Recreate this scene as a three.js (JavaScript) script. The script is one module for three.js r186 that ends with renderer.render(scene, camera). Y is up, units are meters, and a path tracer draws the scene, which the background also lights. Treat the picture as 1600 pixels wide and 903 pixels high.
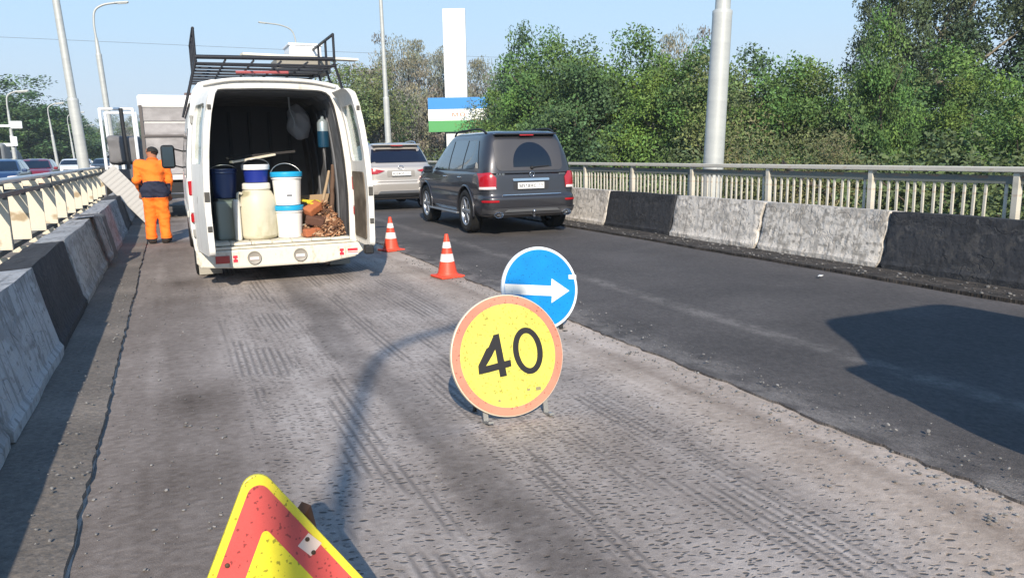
import * as THREE from 'three';
import { mergeGeometries, mergeVertices, toCreasedNormals } from 'three/addons/utils/BufferGeometryUtils.js';
import { RoundedBoxGeometry } from 'three/addons/geometries/RoundedBoxGeometry.js';
import { TessellateModifier } from 'three/addons/modifiers/TessellateModifier.js';
import { MarchingCubes } from 'three/addons/objects/MarchingCubes.js';
import { Brush, Evaluator, SUBTRACTION } from 'three-bvh-csg';

// ---------- camera ----------
const scene = new THREE.Scene();
const camera = new THREE.PerspectiveCamera(41.88, 1024 / 577, 0.05, 2500);
camera.position.set(0, 1.45, 0);
camera.quaternion.setFromRotationMatrix(new THREE.Matrix4().set(
  0.9114, 0.0893, -0.4016, 0, -0.0177, 0.9838, 0.1786, 0, 0.4111, -0.1557, 0.8982, 0, 0, 0, 0, 1));
scene.add(camera);

// ---------- sky, sun, exposure ----------
const SUN = new THREE.Vector3(-0.55, 1.02, 1.7).normalize();
{
  const w = 512, h = 256, a = new Float32Array(w * h * 4), d = new THREE.Vector3();
  const stops = [[-1, .30, .31, .31], [-0.02, .46, .52, .57], [0.0, .56, .64, .71], [0.06, .53, .64, .75], [0.15, .46, .645, .83], [0.3, .37, .585, .84], [0.55, .20, .39, .70], [1, .09, .22, .50]];
  for (let j = 0; j < h; j++) for (let i = 0; i < w; i++) {
    const el = ((j + .5) / h - .5) * Math.PI, az = ((i + .5) / w - .5) * 2 * Math.PI;
    d.set(Math.cos(el) * Math.cos(az), Math.sin(el), Math.cos(el) * Math.sin(az));
    let k = 0; while (k < stops.length - 2 && d.y > stops[k + 1][0]) k++;
    const A = stops[k], B = stops[k + 1], t = Math.min(1, Math.max(0, (d.y - A[0]) / (B[0] - A[0])));
    const g = Math.pow(Math.max(0, d.dot(SUN)), 24) * .5;
    const o = (j * w + i) * 4;
    for (let c = 0; c < 3; c++) a[o + c] = A[c + 1] + (B[c + 1] - A[c + 1]) * t + g * [1, .95, .85][c];
    a[o + 3] = 1;
  }
  const t = new THREE.DataTexture(a, w, h, THREE.RGBAFormat, THREE.FloatType);
  t.mapping = THREE.EquirectangularReflectionMapping; t.magFilter = t.minFilter = THREE.LinearFilter; t.needsUpdate = true;
  scene.background = t; scene.environment = t;
}
const sun = new THREE.DirectionalLight(new THREE.Color(1, .90, .76), 5);
sun.position.copy(SUN).multiplyScalar(80); sun.target.position.set(2, 0, -12); sun.position.add(sun.target.position);
sun.castShadow = true; sun.shadow.mapSize.set(4096, 4096);
Object.assign(sun.shadow.camera, { left: -45, right: 45, top: 45, bottom: -45, near: 1, far: 220 });
scene.add(sun, sun.target);
const renderer = new THREE.WebGLRenderer({ antialias: true });
renderer.setSize(1024, 577);
renderer.toneMapping = THREE.LinearToneMapping;
renderer.toneMappingExposure = 1.24;
renderer.shadowMap.enabled = true;
scene.fog = new THREE.FogExp2(0xc4d2de, 0.0006);

// ---------- helpers ----------
let seed = 12345;
const rnd = () => { seed = (seed + 0x6D2B79F5) | 0; let t = Math.imul(seed ^ (seed >>> 15), 1 | seed); t = (t + Math.imul(t ^ (t >>> 7), 61 | t)) ^ t; return ((t ^ (t >>> 14)) >>> 0) / 4294967296; };
const rr = (a, b) => a + (b - a) * rnd();
const R = x => x * Math.PI / 180;
const V = (x, y, z) => new THREE.Vector3(x, y, z);
const clamp = (x, a = 0, b = 1) => Math.min(b, Math.max(a, x));
const smooth = (a, b, x) => { const t = clamp((x - a) / (b - a)); return t * t * (3 - 2 * t); };
const hash = (x, y) => { let n = Math.imul(x, 374761393) + Math.imul(y, 668265263) | 0; n = Math.imul(n ^ (n >>> 13), 1274126177); return ((n ^ (n >>> 16)) >>> 0) / 4294967296; };
const noise = (x, y, px = 1 << 20, py = 1 << 20) => {          // value noise, periodic
  const xi = Math.floor(x), yi = Math.floor(y); let fx = x - xi, fy = y - yi; fx = fx * fx * (3 - 2 * fx); fy = fy * fy * (3 - 2 * fy);
  const m = (a, p) => ((a % p) + p) % p, x0 = m(xi, px), x1 = m(xi + 1, px), y0 = m(yi, py), y1 = m(yi + 1, py);
  const a = hash(x0, y0), b = hash(x1, y0), c = hash(x0, y1), d = hash(x1, y1);
  return a + (b - a) * fx + (c - a) * fy + (a - b - c + d) * fx * fy;
};
const fbm = (x, y, p, q, o = 4) => { let s = 0, a = .5, n = 0; for (let i = 0; i < o; i++) { s += a * noise(x, y, p, q); n += a; a *= .5; x *= 2; y *= 2; p *= 2; q *= 2; } return s / n; };
function dataTex(w, h, fn, srgb = true) {
  const a = new Uint8Array(w * h * 4);
  for (let j = 0; j < h; j++) for (let i = 0; i < w; i++) {
    const c = fn(i / w, j / h, i, j), o = (j * w + i) * 4;
    a[o] = clamp(c[0]) * 255; a[o + 1] = clamp(c[1]) * 255; a[o + 2] = clamp(c[2]) * 255; a[o + 3] = 255;
  }
  const t = new THREE.DataTexture(a, w, h); t.wrapS = t.wrapT = THREE.RepeatWrapping; t.magFilter = THREE.LinearFilter; t.minFilter = THREE.LinearMipmapLinearFilter; t.generateMipmaps = true;
  if (srgb) t.colorSpace = THREE.SRGBColorSpace; t.needsUpdate = true; return t;
}
const rep = (t, x, y, ox = 0, oy = 0) => { const c = t.clone(); c.repeat.set(x, y); c.offset.set(ox, oy); c.needsUpdate = true; return c; };
const mat = (color, roughness = .6, metalness = 0, extra = {}) => new THREE.MeshStandardMaterial({ color, roughness, metalness, ...extra });
const phys = (color, roughness = .4, extra = {}) => new THREE.MeshPhysicalMaterial({ color, roughness, ...extra });

const used = {};
function numbered(n) { const k = used[n] = (used[n] ?? -1) + 1; return k ? `${n}_${String(k).padStart(3, '0')}` : n; }
function tag(o, label, category, group, kind) { o.userData = { ...o.userData }; if (label) o.userData.label = label; if (category) o.userData.category = category; if (group) o.userData.group = group; if (kind) o.userData.kind = kind; return o; }
function thing(name, label, category, pos = [0, 0, 0], turn = 0, group) {
  const o = new THREE.Group(); o.name = numbered(name); o.position.set(...pos); o.rotation.y = turn; scene.add(o); return tag(o, label, category, group);
}
function mesh(name, geo, m, parent) {
  const o = new THREE.Mesh(Array.isArray(geo) ? merge(geo) : geo, m);
  o.castShadow = o.receiveShadow = true;
  if (parent) { o.name = name; parent.add(o); } else { o.name = numbered(name); scene.add(o); }
  return o;
}
function struct(name, geo, m) { return tag(mesh(name, geo, m), null, null, null, 'structure'); }
function copy(o, label, pos, turn, scale) {
  const c = o.clone(); c.name = numbered(o.name.replace(/_\d{3}$/, '')); c.userData = { ...o.userData }; if (label) c.userData.label = label;
  if (pos) c.position.set(...pos); if (turn !== undefined) c.rotation.y = turn;
  if (scale) Array.isArray(scale) ? c.scale.set(...scale) : c.scale.setScalar(scale);
  scene.add(c); return c;
}
function plain(g) { g = g.index ? g.toNonIndexed() : g; for (const k of Object.keys(g.attributes)) if (!['position', 'normal', 'uv'].includes(k)) g.deleteAttribute(k); if (!g.attributes.normal) g.computeVertexNormals(); if (!g.attributes.uv) g.setAttribute('uv', new THREE.BufferAttribute(new Float32Array(g.attributes.position.count * 2), 2)); g.morphAttributes = {}; g.groups.length = 0; return g; }
const merge = l => l.length === 1 ? l[0] : mergeGeometries(l.map(plain), false);
const T = (g, x, y, z, rx = 0, ry = 0, rz = 0) => { if (rx) g.rotateX(rx); if (rz) g.rotateZ(rz); if (ry) g.rotateY(ry); return g.translate(x, y, z); };
const box = (w, h, d, x = 0, y = 0, z = 0, r = 0) => (r ? new RoundedBoxGeometry(w, h, d, 2, Math.min(r, w / 2.01, h / 2.01, d / 2.01)) : new THREE.BoxGeometry(w, h, d)).translate(x, y, z);
function bar(a, b, r0, r1 = r0, n = 10) {                        // round bar from a to b
  const A = V(...a), B = V(...b), d = B.clone().sub(A), l = d.length(), g = new THREE.CylinderGeometry(r1, r0, l, n);
  g.applyQuaternion(new THREE.Quaternion().setFromUnitVectors(V(0, 1, 0), d.normalize())); const m = A.add(B).multiplyScalar(.5); return g.translate(m.x, m.y, m.z);
}
const tube = (pts, r, seg = 24, n = 8) => new THREE.TubeGeometry(new THREE.CatmullRomCurve3(pts.map(p => V(...p))), seg, r, n, false);
const lathe = (pts, n = 32) => new THREE.LatheGeometry(pts.map(p => new THREE.Vector2(...p)), n);
function extrude(pts, depth, bevel = 0, holes = [], cs = 12) {
  const s = pts instanceof THREE.Shape ? pts : new THREE.Shape(pts.map(p => new THREE.Vector2(...p)));
  for (const h of holes) s.holes.push(h instanceof THREE.Path ? h : new THREE.Path(h.map(p => new THREE.Vector2(...p))));
  return new THREE.ExtrudeGeometry(s, { depth, bevelEnabled: bevel > 0, bevelSize: bevel, bevelThickness: bevel, bevelOffset: -bevel, bevelSegments: 2, curveSegments: cs });
}
function boxUV(g, s = 1, ox = 0, oy = 0) {                      // uv in metres by the way a face points
  g = g.index ? g.toNonIndexed() : g; const p = g.attributes.position, n = p.count, uv = new Float32Array(n * 2), a = V(), b = V(), c = V(), e = V(), f = V();
  for (let i = 0; i < n; i += 3) {
    a.fromBufferAttribute(p, i); b.fromBufferAttribute(p, i + 1); c.fromBufferAttribute(p, i + 2);
    const N = e.subVectors(b, a).cross(f.subVectors(c, a)), X = Math.abs(N.x), Y = Math.abs(N.y), Z = Math.abs(N.z);
    for (let k = 0; k < 3; k++) {
      const q = [a, b, c][k]; let u, v; if (Y >= X && Y >= Z) { u = q.x; v = q.z; } else if (X >= Z) { u = q.z; v = q.y; } else { u = q.x; v = q.y; }
      uv[(i + k) * 2] = u * s + ox; uv[(i + k) * 2 + 1] = v * s + oy;
    }
  }
  g.setAttribute('uv', new THREE.BufferAttribute(uv, 2)); return g;
}
function wobble(g, amp, freq = 3, seedv = 0) {                   // uneven surface, welded
  g = g.clone(); g.deleteAttribute('normal'); g.deleteAttribute('uv'); g = mergeVertices(g, 1e-4); const p = g.attributes.position;
  for (let i = 0; i < p.count; i++) { const x = p.getX(i), y = p.getY(i), z = p.getZ(i); const n = k => fbm((x + y * .7) * freq + k * 17.3 + seedv, (z - y * .6) * freq + k * 9.1 + seedv, 4096, 4096, 3) - .5; p.setXYZ(i, x + n(1) * amp, y + n(2) * amp, z + n(3) * amp); }
  g.computeVertexNormals(); return g;
}
const tess = (g, len, it = 6) => new TessellateModifier(len, it).modify(plain(g));
const crease = (g, a = .6) => toCreasedNormals(g.index ? g.toNonIndexed() : g, a);

// sliced body: horizontal slices are superellipses; rows = [y, half width, rear z, front z]
function hermite(rows) {
  const n = rows.length;
  return y => {
    let i = 0; while (i < n - 2 && y > rows[i + 1][0]) i++;
    const a = rows[i], b = rows[i + 1], h = b[0] - a[0], t = clamp((y - a[0]) / h), p = rows[i - 1] || a, q = rows[i + 2] || b;
    return [1, 2, 3].map(k => {
      const d = (b[k] - a[k]) / h, d0 = i ? (a[k] - p[k]) / (a[0] - p[0]) : d, d1 = i < n - 2 ? (q[k] - b[k]) / (q[0] - b[0]) : d;
      const m0 = d * d0 <= 0 ? 0 : 2 * d * d0 / (d + d0), m1 = d * d1 <= 0 ? 0 : 2 * d * d1 / (d + d1), t2 = t * t, t3 = t2 * t;
      return (2 * t3 - 3 * t2 + 1) * a[k] + (t3 - 2 * t2 + t) * h * m0 + (3 * t2 - 2 * t3) * b[k] + (t3 - t2) * h * m1;
    });
  };
}
function body(rows, n = 10) {
  const f = hermite(rows), y0 = rows[0][0], y1 = rows[rows.length - 1][0];
  const S = {
    y0, y1,
    rear(x, y, d = 0) { const g = (x, y) => { const [w, a, b] = f(clamp(y, y0, y1)); return (a + b) / 2 + (a - b) / 2 * Math.pow(Math.max(1e-4, 1 - Math.pow(Math.min(.9999, Math.abs(x / w)), n)), 1 / n); }; const z = g(x, y), e = .004, N = V(-(g(x + e, y) - g(x - e, y)) / (2 * e), -(g(x, y + e) - g(x, y - e)) / (2 * e), 1).normalize(); return [x + N.x * d, y + N.y * d, z + N.z * d]; },
    front(x, y, d = 0) { const g = (x, y) => { const [w, a, b] = f(clamp(y, y0, y1)); return (a + b) / 2 - (a - b) / 2 * Math.pow(Math.max(1e-4, 1 - Math.pow(Math.min(.9999, Math.abs(x / w)), n)), 1 / n); }; const z = g(x, y), e = .004, N = V((g(x + e, y) - g(x - e, y)) / (2 * e), (g(x, y + e) - g(x, y - e)) / (2 * e), -1).normalize(); return [x + N.x * d, y + N.y * d, z + N.z * d]; },
    side(sg) { return (z, y, d = 0) => { const g = (z, y) => { const [w, a, b] = f(clamp(y, y0, y1)); return w * Math.pow(Math.max(1e-4, 1 - Math.pow(Math.min(.9999, Math.abs((z - (a + b) / 2) / ((a - b) / 2))), n)), 1 / n); }; const x = g(z, y), e = .004, N = V(1, -(g(z, y + e) - g(z, y - e)) / (2 * e), -(g(z + e, y) - g(z - e, y)) / (2 * e)).normalize(); return [sg * (x + N.x * d), y + N.y * d, z + N.z * d]; }; },
    geo(ny = 30, K = 72) {
      const pos = [], idx = [], uv = [];
      for (let j = 0; j <= ny; j++) { const y = y0 + (y1 - y0) * j / ny, [w, a, b] = f(y); for (let k = 0; k <= K; k++) { const th = k / K * Math.PI * 2, c = Math.cos(th), s = Math.sin(th); pos.push(w * Math.sign(c) * Math.pow(Math.abs(c), 2 / n), y, (a + b) / 2 + (a - b) / 2 * Math.sign(s) * Math.pow(Math.abs(s), 2 / n)); uv.push(k / K * 4, y); } }
      for (let j = 0; j < ny; j++) for (let k = 0; k < K; k++) { const a = j * (K + 1) + k, b = a + K + 1; idx.push(a, b, a + 1, a + 1, b, b + 1); }
      for (const [j, up] of [[0, 0], [ny, 1]]) { const [w, a, b] = f(up ? y1 : y0), c = pos.length / 3; pos.push(0, up ? y1 : y0, (a + b) / 2); uv.push(.5, .5); for (let k = 0; k < K; k++) { const q = j * (K + 1) + k; up ? idx.push(c, q + 1, q) : idx.push(c, q, q + 1); } }
      const g = new THREE.BufferGeometry(); g.setAttribute('position', new THREE.Float32BufferAttribute(pos, 3)); g.setAttribute('uv', new THREE.Float32BufferAttribute(uv, 2)); g.setIndex(idx); g.computeVertexNormals();
      return g;
    },
  };
  S.left = S.side(-1); S.right = S.side(1);
  return S;
}
function patch(map, poly, off = .004, thick = .006, holes = [], len = .09) {   // a thin plate that follows a body's surface; poly in (x or z, y)
  const g = tess(extrude(poly, thick, 0, holes), len, 6); const p = g.attributes.position;
  for (let i = 0; i < p.count; i++) p.setXYZ(i, ...map(p.getX(i), p.getY(i), off + p.getZ(i)));
  g.deleteAttribute('normal'); const q = crease(g, .5); return q;
}
const mirrorX = poly => poly.map(([x, y]) => [-x, y]).reverse();
const rrect = (x0, y0, x1, y1, r) => { const o = []; for (const [cx, cy, a] of [[x1 - r, y1 - r, 0], [x0 + r, y1 - r, 90], [x0 + r, y0 + r, 180], [x1 - r, y0 + r, 270]]) for (let k = 0; k <= 4; k++) { const t = R(a + k * 22.5); o.push([cx + r * Math.cos(t), cy + r * Math.sin(t)]); } return o; };
const circle = (cx, cy, rx, ry = rx, n = 32) => Array.from({ length: n }, (_, i) => [cx + rx * Math.cos(i / n * 2 * Math.PI), cy + ry * Math.sin(i / n * 2 * Math.PI)]);
function textTex(w, h, draw) { const c = document.createElement('canvas'); c.width = w; c.height = h; const x = c.getContext('2d'); draw(x, w, h); const t = new THREE.CanvasTexture(c); t.colorSpace = THREE.SRGBColorSpace; return t; }

// ---------- road surfaces ----------
const LANE_X0 = -0.45, LANE_W = 3.6, LANE_L = 4.8;
const milled = (() => {
  const w = 2048, h = 2048, hgt = new Float32Array(w * h).fill(1), pit = new Float32Array(w * h);
  const mx = w / LANE_W, mz = h / LANE_L;
  const dens = (X, Z) => {
    const m = smooth(.18, .42, X) * (1 - smooth(2.2, 2.75, X)) * (1 - .8 * smooth(.96, 1.06, X) * (1 - smooth(1.24, 1.36, X)));
    return m * clamp(.1 + 1.5 * fbm(X * 1.4 + 3, Z / LANE_L * 10, 64, 10, 3));
  };
  const cuts = [];                                               // cutter marks: rows along the lane, then stray ones
  for (let row = 0; row < 54; row++) for (let Z = rnd() * .04; Z < LANE_L; Z += rr(.026, .05)) { const X = .16 + row * .0485 + (fbm(row * 3.7, Z / LANE_L * 12, 999, 12, 2) - .5) * .03 + rr(-.008, .008); cuts.push([X, Z, rr(.6, 1.3), rr(-.75, .1)]); }
  for (let k = 0; k < 9000; k++) cuts.push([rr(.15, 2.8), rr(0, LANE_L), rr(.3, .8), rr(-.9, .5)]);
  for (const [X, Z, sz, t] of cuts) {
    if (rnd() > dens(X, Z)) continue;
    const a = rr(.009, .0155) * sz, b = rr(.0038, .0075) * sz, c = Math.cos(t), s = Math.sin(t), dep = rr(.5, 1);
    const px = (X - LANE_X0) * mx, pz = Z * mz, ex = Math.ceil(a * 1.3 * mx) + 1, ez = Math.ceil(Math.max(b, a * .5) * 1.4 * mz) + 1;
    for (let j = -ez; j <= ez; j++) for (let i = -ex; i <= ex; i++) {
      const dx = i / mx, dz = j / mz, u = (dx * c + dz * s) / (a * (1 + .25 * noise(i * .5 + Z * 90, j * .7 + X * 70))), v = (-dx * s + dz * c) / b, q = u * u + v * v; if (q > 1.2) continue;
      const ix = Math.round(px + i), iz = ((Math.round(pz + j) % h) + h) % h; if (ix < 0 || ix >= w) continue;
      const o = iz * w + ix, f = smooth(1.2, .35, q) * dep; if (f > pit[o]) pit[o] = f;
    }
  }
  const col = new Uint8Array(w * h * 4), bmp = new Uint8Array(w * h * 4);
  const wobs = Array.from({ length: h }, (_, j) => (fbm(3.1, j / h * 6, 64, 6, 3) - .5) * .22);
  for (let j = 0; j < h; j++) for (let i = 0; i < w; i++) {
    const X = LANE_X0 + i / mx, v = j / h, o = j * w + i;
    const wob = wobs[j], Xw = X + wob;
    const big = fbm(X * 1.1, v * 8, 64, 8, 4), streak = fbm(X * 9, v * 4, 256, 4, 3), fine = hash(i, j), mid = fbm(X * 30, v * 220, 1024, 220, 2);
    let c = [152, 142, 133];
    const mixc = (t, d) => { for (let k = 0; k < 3; k++) c[k] += (d[k] - c[k]) * t; };
    mixc(1 - smooth(.05, .45, Xw), [120, 110, 101]);                                  // dust-free brown strip by the gutter
    mixc(smooth(.93, 1.04, Xw) * (1 - smooth(1.2, 1.34, Xw)) * .85, [115, 107, 100]);    // dark track between the milled passes
    mixc(smooth(2.15, 2.6, Xw) * .8, [180, 165, 150]);                               // pale dust
    mixc(smooth(2.62, 2.75, Xw) * (1 - smooth(2.78, 2.9, Xw)) * .5, [140, 126, 113]);
    const dust = (big - .5) * 44 + (streak - .5) * 30 + (mid - .5) * 26 + (fine - .5) * 26;
    const rows = Math.pow(.5 + .5 * Math.cos((X + (fbm(X * 2 + 5, v * 3, 64, 3, 2) - .5) * .03) / .0485 * 2 * Math.PI), 1.6), worn = fbm(X * 5 + 1, v * 7, 256, 7, 3);
    const groove = rows * smooth(.38, .6, worn) * (smooth(.24, .36, X) * (1 - smooth(.86, 1.0, X)) + smooth(1.3, 1.42, X) * (1 - smooth(2.1, 2.4, X)));
    const P = Math.max(pit[o], groove * (.25 + .75 * mid) * .85);
    const k = 1 - .46 * P, stone = fine > .9965 ? 55 * noise(X * 40, v * 300, 4096, 300) : 0;
    for (let q = 0; q < 3; q++) col[o * 4 + q] = clamp(((c[q] + dust) * k + stone + [0, 0, 2][q]) / 255) * 255;
    col[o * 4 + 3] = 255;
    const b = clamp(.75 - .7 * pit[o] - .38 * groove + (mid - .5) * .22 + (fine - .5) * .16 + (stone ? .2 : 0)) * 255;
    bmp[o * 4] = bmp[o * 4 + 1] = bmp[o * 4 + 2] = b; bmp[o * 4 + 3] = 255;
  }
  const mk = (a, s) => { const t = new THREE.DataTexture(a, w, h); t.wrapS = t.wrapT = THREE.RepeatWrapping; t.magFilter = THREE.LinearFilter; t.minFilter = THREE.LinearMipmapLinearFilter; t.generateMipmaps = true; if (s) t.colorSpace = THREE.SRGBColorSpace; t.needsUpdate = true; return t; };
  return { map: mk(col, true), bump: mk(bmp, false) };
})();
const asphaltTex = (r, g, b, amp, stones) => dataTex(1024, 1024, (u, v, i, j) => {
  const big = fbm(u * 5, v * 5, 5, 5, 4) - .5, mid = fbm(u * 120, v * 120, 120, 120, 2) - .5, f = hash(i, j + 77) - .5, s = hash(i * 3 + 1, j) > 1 - stones ? .16 : 0;
  const k = big * .34 * amp + mid * .26 * amp + f * .17 * amp; return [r * (1 + k) + s, g * (1 + k) + s, b * (1 + k) + s * .9];
});
const grainBump = dataTex(512, 512, (u, v, i, j) => { const q = .5 + (fbm(u * 90, v * 90, 90, 90, 2) - .5) * .8 + (hash(i, j) - .5) * .35; return [q, q, q]; }, false);
const stripMat = new THREE.MeshStandardMaterial({ map: asphaltTex(.43, .40, .37, 1, .004), bumpMap: grainBump, bumpScale: .006, roughness: .95 });
const newMat = (() => {                                          // fresh dark asphalt with a dust line worn along it; uv: x over the lane, z in metres
  const W = 4.0, L = 12, w = 1024, h = 1024;
  const map = dataTex(w, h, (u, v, i, j) => {
    const X = 3.05 + u * W, big = fbm(u * 5, v * 14, 64, 14, 4) - .5, mid = fbm(u * 170, v * 420, 2048, 420, 2) - .5, f = hash(i + 9, j) - .5;
    let c = [.30, .282, .275], k = 1 + big * .35 + mid * .28 + f * .22;
    const wob = (fbm(1.7, v * 7, 64, 7, 3) - .5) * .16, d = Math.abs(X - 4.2 + wob);
    const dust = (1 - smooth(.02, .17, d)) * (.25 + .75 * smooth(.3, .7, fbm(u * 40, v * 90, 256, 90, 4))) * .55 + (1 - smooth(3.05, 3.55, X + wob * 1.6)) * .75 * smooth(.25, .7, fbm(u * 30, v * 70, 256, 70, 4)) + smooth(.45, .75, fbm(u * 4 + 7, v * 16, 64, 16, 4)) * .12 + smooth(6.2, 6.95, X) * .3 * fbm(u * 20, v * 40, 64, 40, 3);
    const dc = [.50, .475, .455]; return c.map((q, n) => q * k + (dc[n] * (1 + f * .25) - q) * dust);
  });
  return new THREE.MeshStandardMaterial({ map, bumpMap: rep(grainBump, 8, 24), bumpScale: .005, roughness: .95 });
})();
function strip(x0, x1, z0, z1, y, th, uvfn, n = 160, e0 = 0, e1 = 0) {   // a slab whose long edges may be ragged
  const pos = [], uv = [], idx = [], push = (x, yy, z) => { pos.push(x, yy, z); uv.push(...uvfn(x, z)); return pos.length / 3 - 1; };
  const rows = [];
  for (let i = 0; i <= n; i++) {
    const q = i / n, z = z0 + (z1 - z0) * (q * q * q * .92 + q * .08), a = x0 + ((fbm(z * .8, 3.3, 4096, 64, 3) - .5) * .6 + (fbm(z * 16, 5.3, 8192, 64, 3) - .5) * .5) * e0, b = x1 + ((fbm(z * .9, 8.8, 4096, 64, 3) - .5) * .6 + (fbm(z * 18, 2.8, 8192, 64, 3) - .5) * .6) * e1;
    rows.push([push(a, y - th, z), push(a, y, z), push(a, y, z), push(b, y, z), push(b, y, z), push(b, y - th, z)]);
  }
  for (let i = 0; i < n; i++) for (const k of [0, 2, 4]) { const a = rows[i][k], b = rows[i][k + 1], c = rows[i + 1][k], d = rows[i + 1][k + 1]; idx.push(a, b, c, b, d, c); }
  const g = new THREE.BufferGeometry(); g.setAttribute('position', new THREE.Float32BufferAttribute(pos, 3)); g.setAttribute('uv', new THREE.Float32BufferAttribute(uv, 2)); g.setIndex(idx); g.computeVertexNormals();
  const nn = g.attributes.normal; for (let i = 0; i < nn.count; i++) if (i % 6 === 2 || i % 6 === 3) nn.setXYZ(i, 0, 1, 0);
  return g;
}
const metres = s => (x, z) => [x / s, -z / s];
struct('bridge_deck', strip(-14, 10.2, 30, -330, -.06, 1.2, metres(3)), stripMat);
struct('milled_lane', strip(-.5, 3.3, 12, -330, 0, .05, (x, z) => [(x - LANE_X0) / LANE_W, -z / LANE_L], 220), new THREE.MeshStandardMaterial({ map: milled.map, bumpMap: milled.bump, bumpScale: .008, roughness: 1 }));
struct('gutter_strip', strip(-1.5, -.455, 12, -330, .026, .08, metres(2.2), 1600, 0, .05), stripMat);
struct('new_asphalt_lane', strip(3.06, 7.05, 12, -330, .014, .06, (x, z) => [(x - 3.05) / 4, -z / 12], 1600, .13, 0), newMat);
const dirtTex = dataTex(1024, 512, (u, v, i, j) => { const a = fbm(u * 30, v * 15, 30, 15, 5), b = hash(i, j), k = .7 + .6 * (a - .5) * 2 * .8 + (b - .5) * .4; return [.33 * k, .30 * k, .275 * k]; });
struct('right_gutter', strip(6.9, 8.2, 12, -330, .05, .1, metres(1.6), 400, .14, 0), new THREE.MeshStandardMaterial({ map: dirtTex, bumpMap: grainBump, bumpScale: .02, roughness: 1 }));
const concreteTex = (base, paint, cover, sd) => dataTex(512, 512, (u, v, i, j) => {
  const a = fbm(u * 6 + sd, v * 6, 6, 6, 5), b = fbm(u * 26, v * 26 + sd, 26, 26, 4), c = fbm(u * 4, v * 14, 4, 14, 3), f = hash(i + sd, j) - .5;
  let m = smooth(cover - .07, cover + .05, a * .45 + b * .55); const dirt = smooth(.5, .75, c) * .3 + smooth(.55, .8, fbm(u * 34, v * 3 + sd, 34, 3, 3)) * .45;
  const crackd = Math.abs(fbm(u * 5 + 9, v * 5 + sd, 5, 5, 4) - .5); if (crackd < .012) m *= .35;
  return [0, 1, 2].map(k => (base[k] * (1 + (b - .5) * .5) * (1 - m) + paint[k] * m * (1 - dirt * .45)) * (1 + f * .09));
});
const concBump = dataTex(512, 512, (u, v, i, j) => { const q = .6 + (fbm(u * 22, v * 22, 22, 22, 4) - .5) * .9 - (Math.abs(fbm(u * 5 + 9, v * 5, 5, 5, 4) - .5) < .01 ? .35 : 0) + (hash(i, j) - .5) * .14; return [q, q, q]; }, false);
const cm = (t) => new THREE.MeshStandardMaterial({ map: t, bumpMap: concBump, bumpScale: .014, roughness: .92 });
const whiteBlock = [cm(concreteTex([.73, .70, .66], [.83, .80, .76], .40, 3)), cm(concreteTex([.69, .66, .62], [.81, .78, .74], .42, 41))];
const darkBlock = [cm(concreteTex([.29, .285, .285], [.20, .205, .22], .34, 7)), cm(concreteTex([.26, .255, .26], [.175, .18, .195], .32, 23))];
const paleBlock = [cm(concreteTex([.55, .55, .55], [.62, .625, .63], .38, 13)), cm(concreteTex([.50, .495, .49], [.62, .62, .62], .40, 31))];
// ---------- concrete barrier blocks ----------
function blockGeo(sd, len) {                                     // road face towards -x, standing on y = 0, length along z
  let g = extrude([[0, 0], [.46, 0], [.40, .64], [.14, .655], [.025, .1], [0, .06]], len - .05, .014);
  g.translate(0, 0, -len / 2 + .025); g = tess(g, .085, 7);
  g = wobble(g, .022, 4, sd * 3.7);
  const p = g.attributes.position;                                // chipped corners
  for (let i = 0; i < p.count; i++) { const e = Math.min(len / 2 - Math.abs(p.getZ(i)), .3), t = Math.max(0, noise(p.getZ(i) * 9 + sd * 5, p.getY(i) * 9) - .55) * (1 - smooth(0, .09, e)); if (t > 0) p.setZ(i, p.getZ(i) * (1 - t * .09)); }
  g.computeVertexNormals(); g = crease(g, .7);
  return boxUV(g, .8, sd * .37, sd * .21);
}
const BL = 2.05, blocks = [0, 1, 2].map(i => blockGeo(i + 1, BL));
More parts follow.
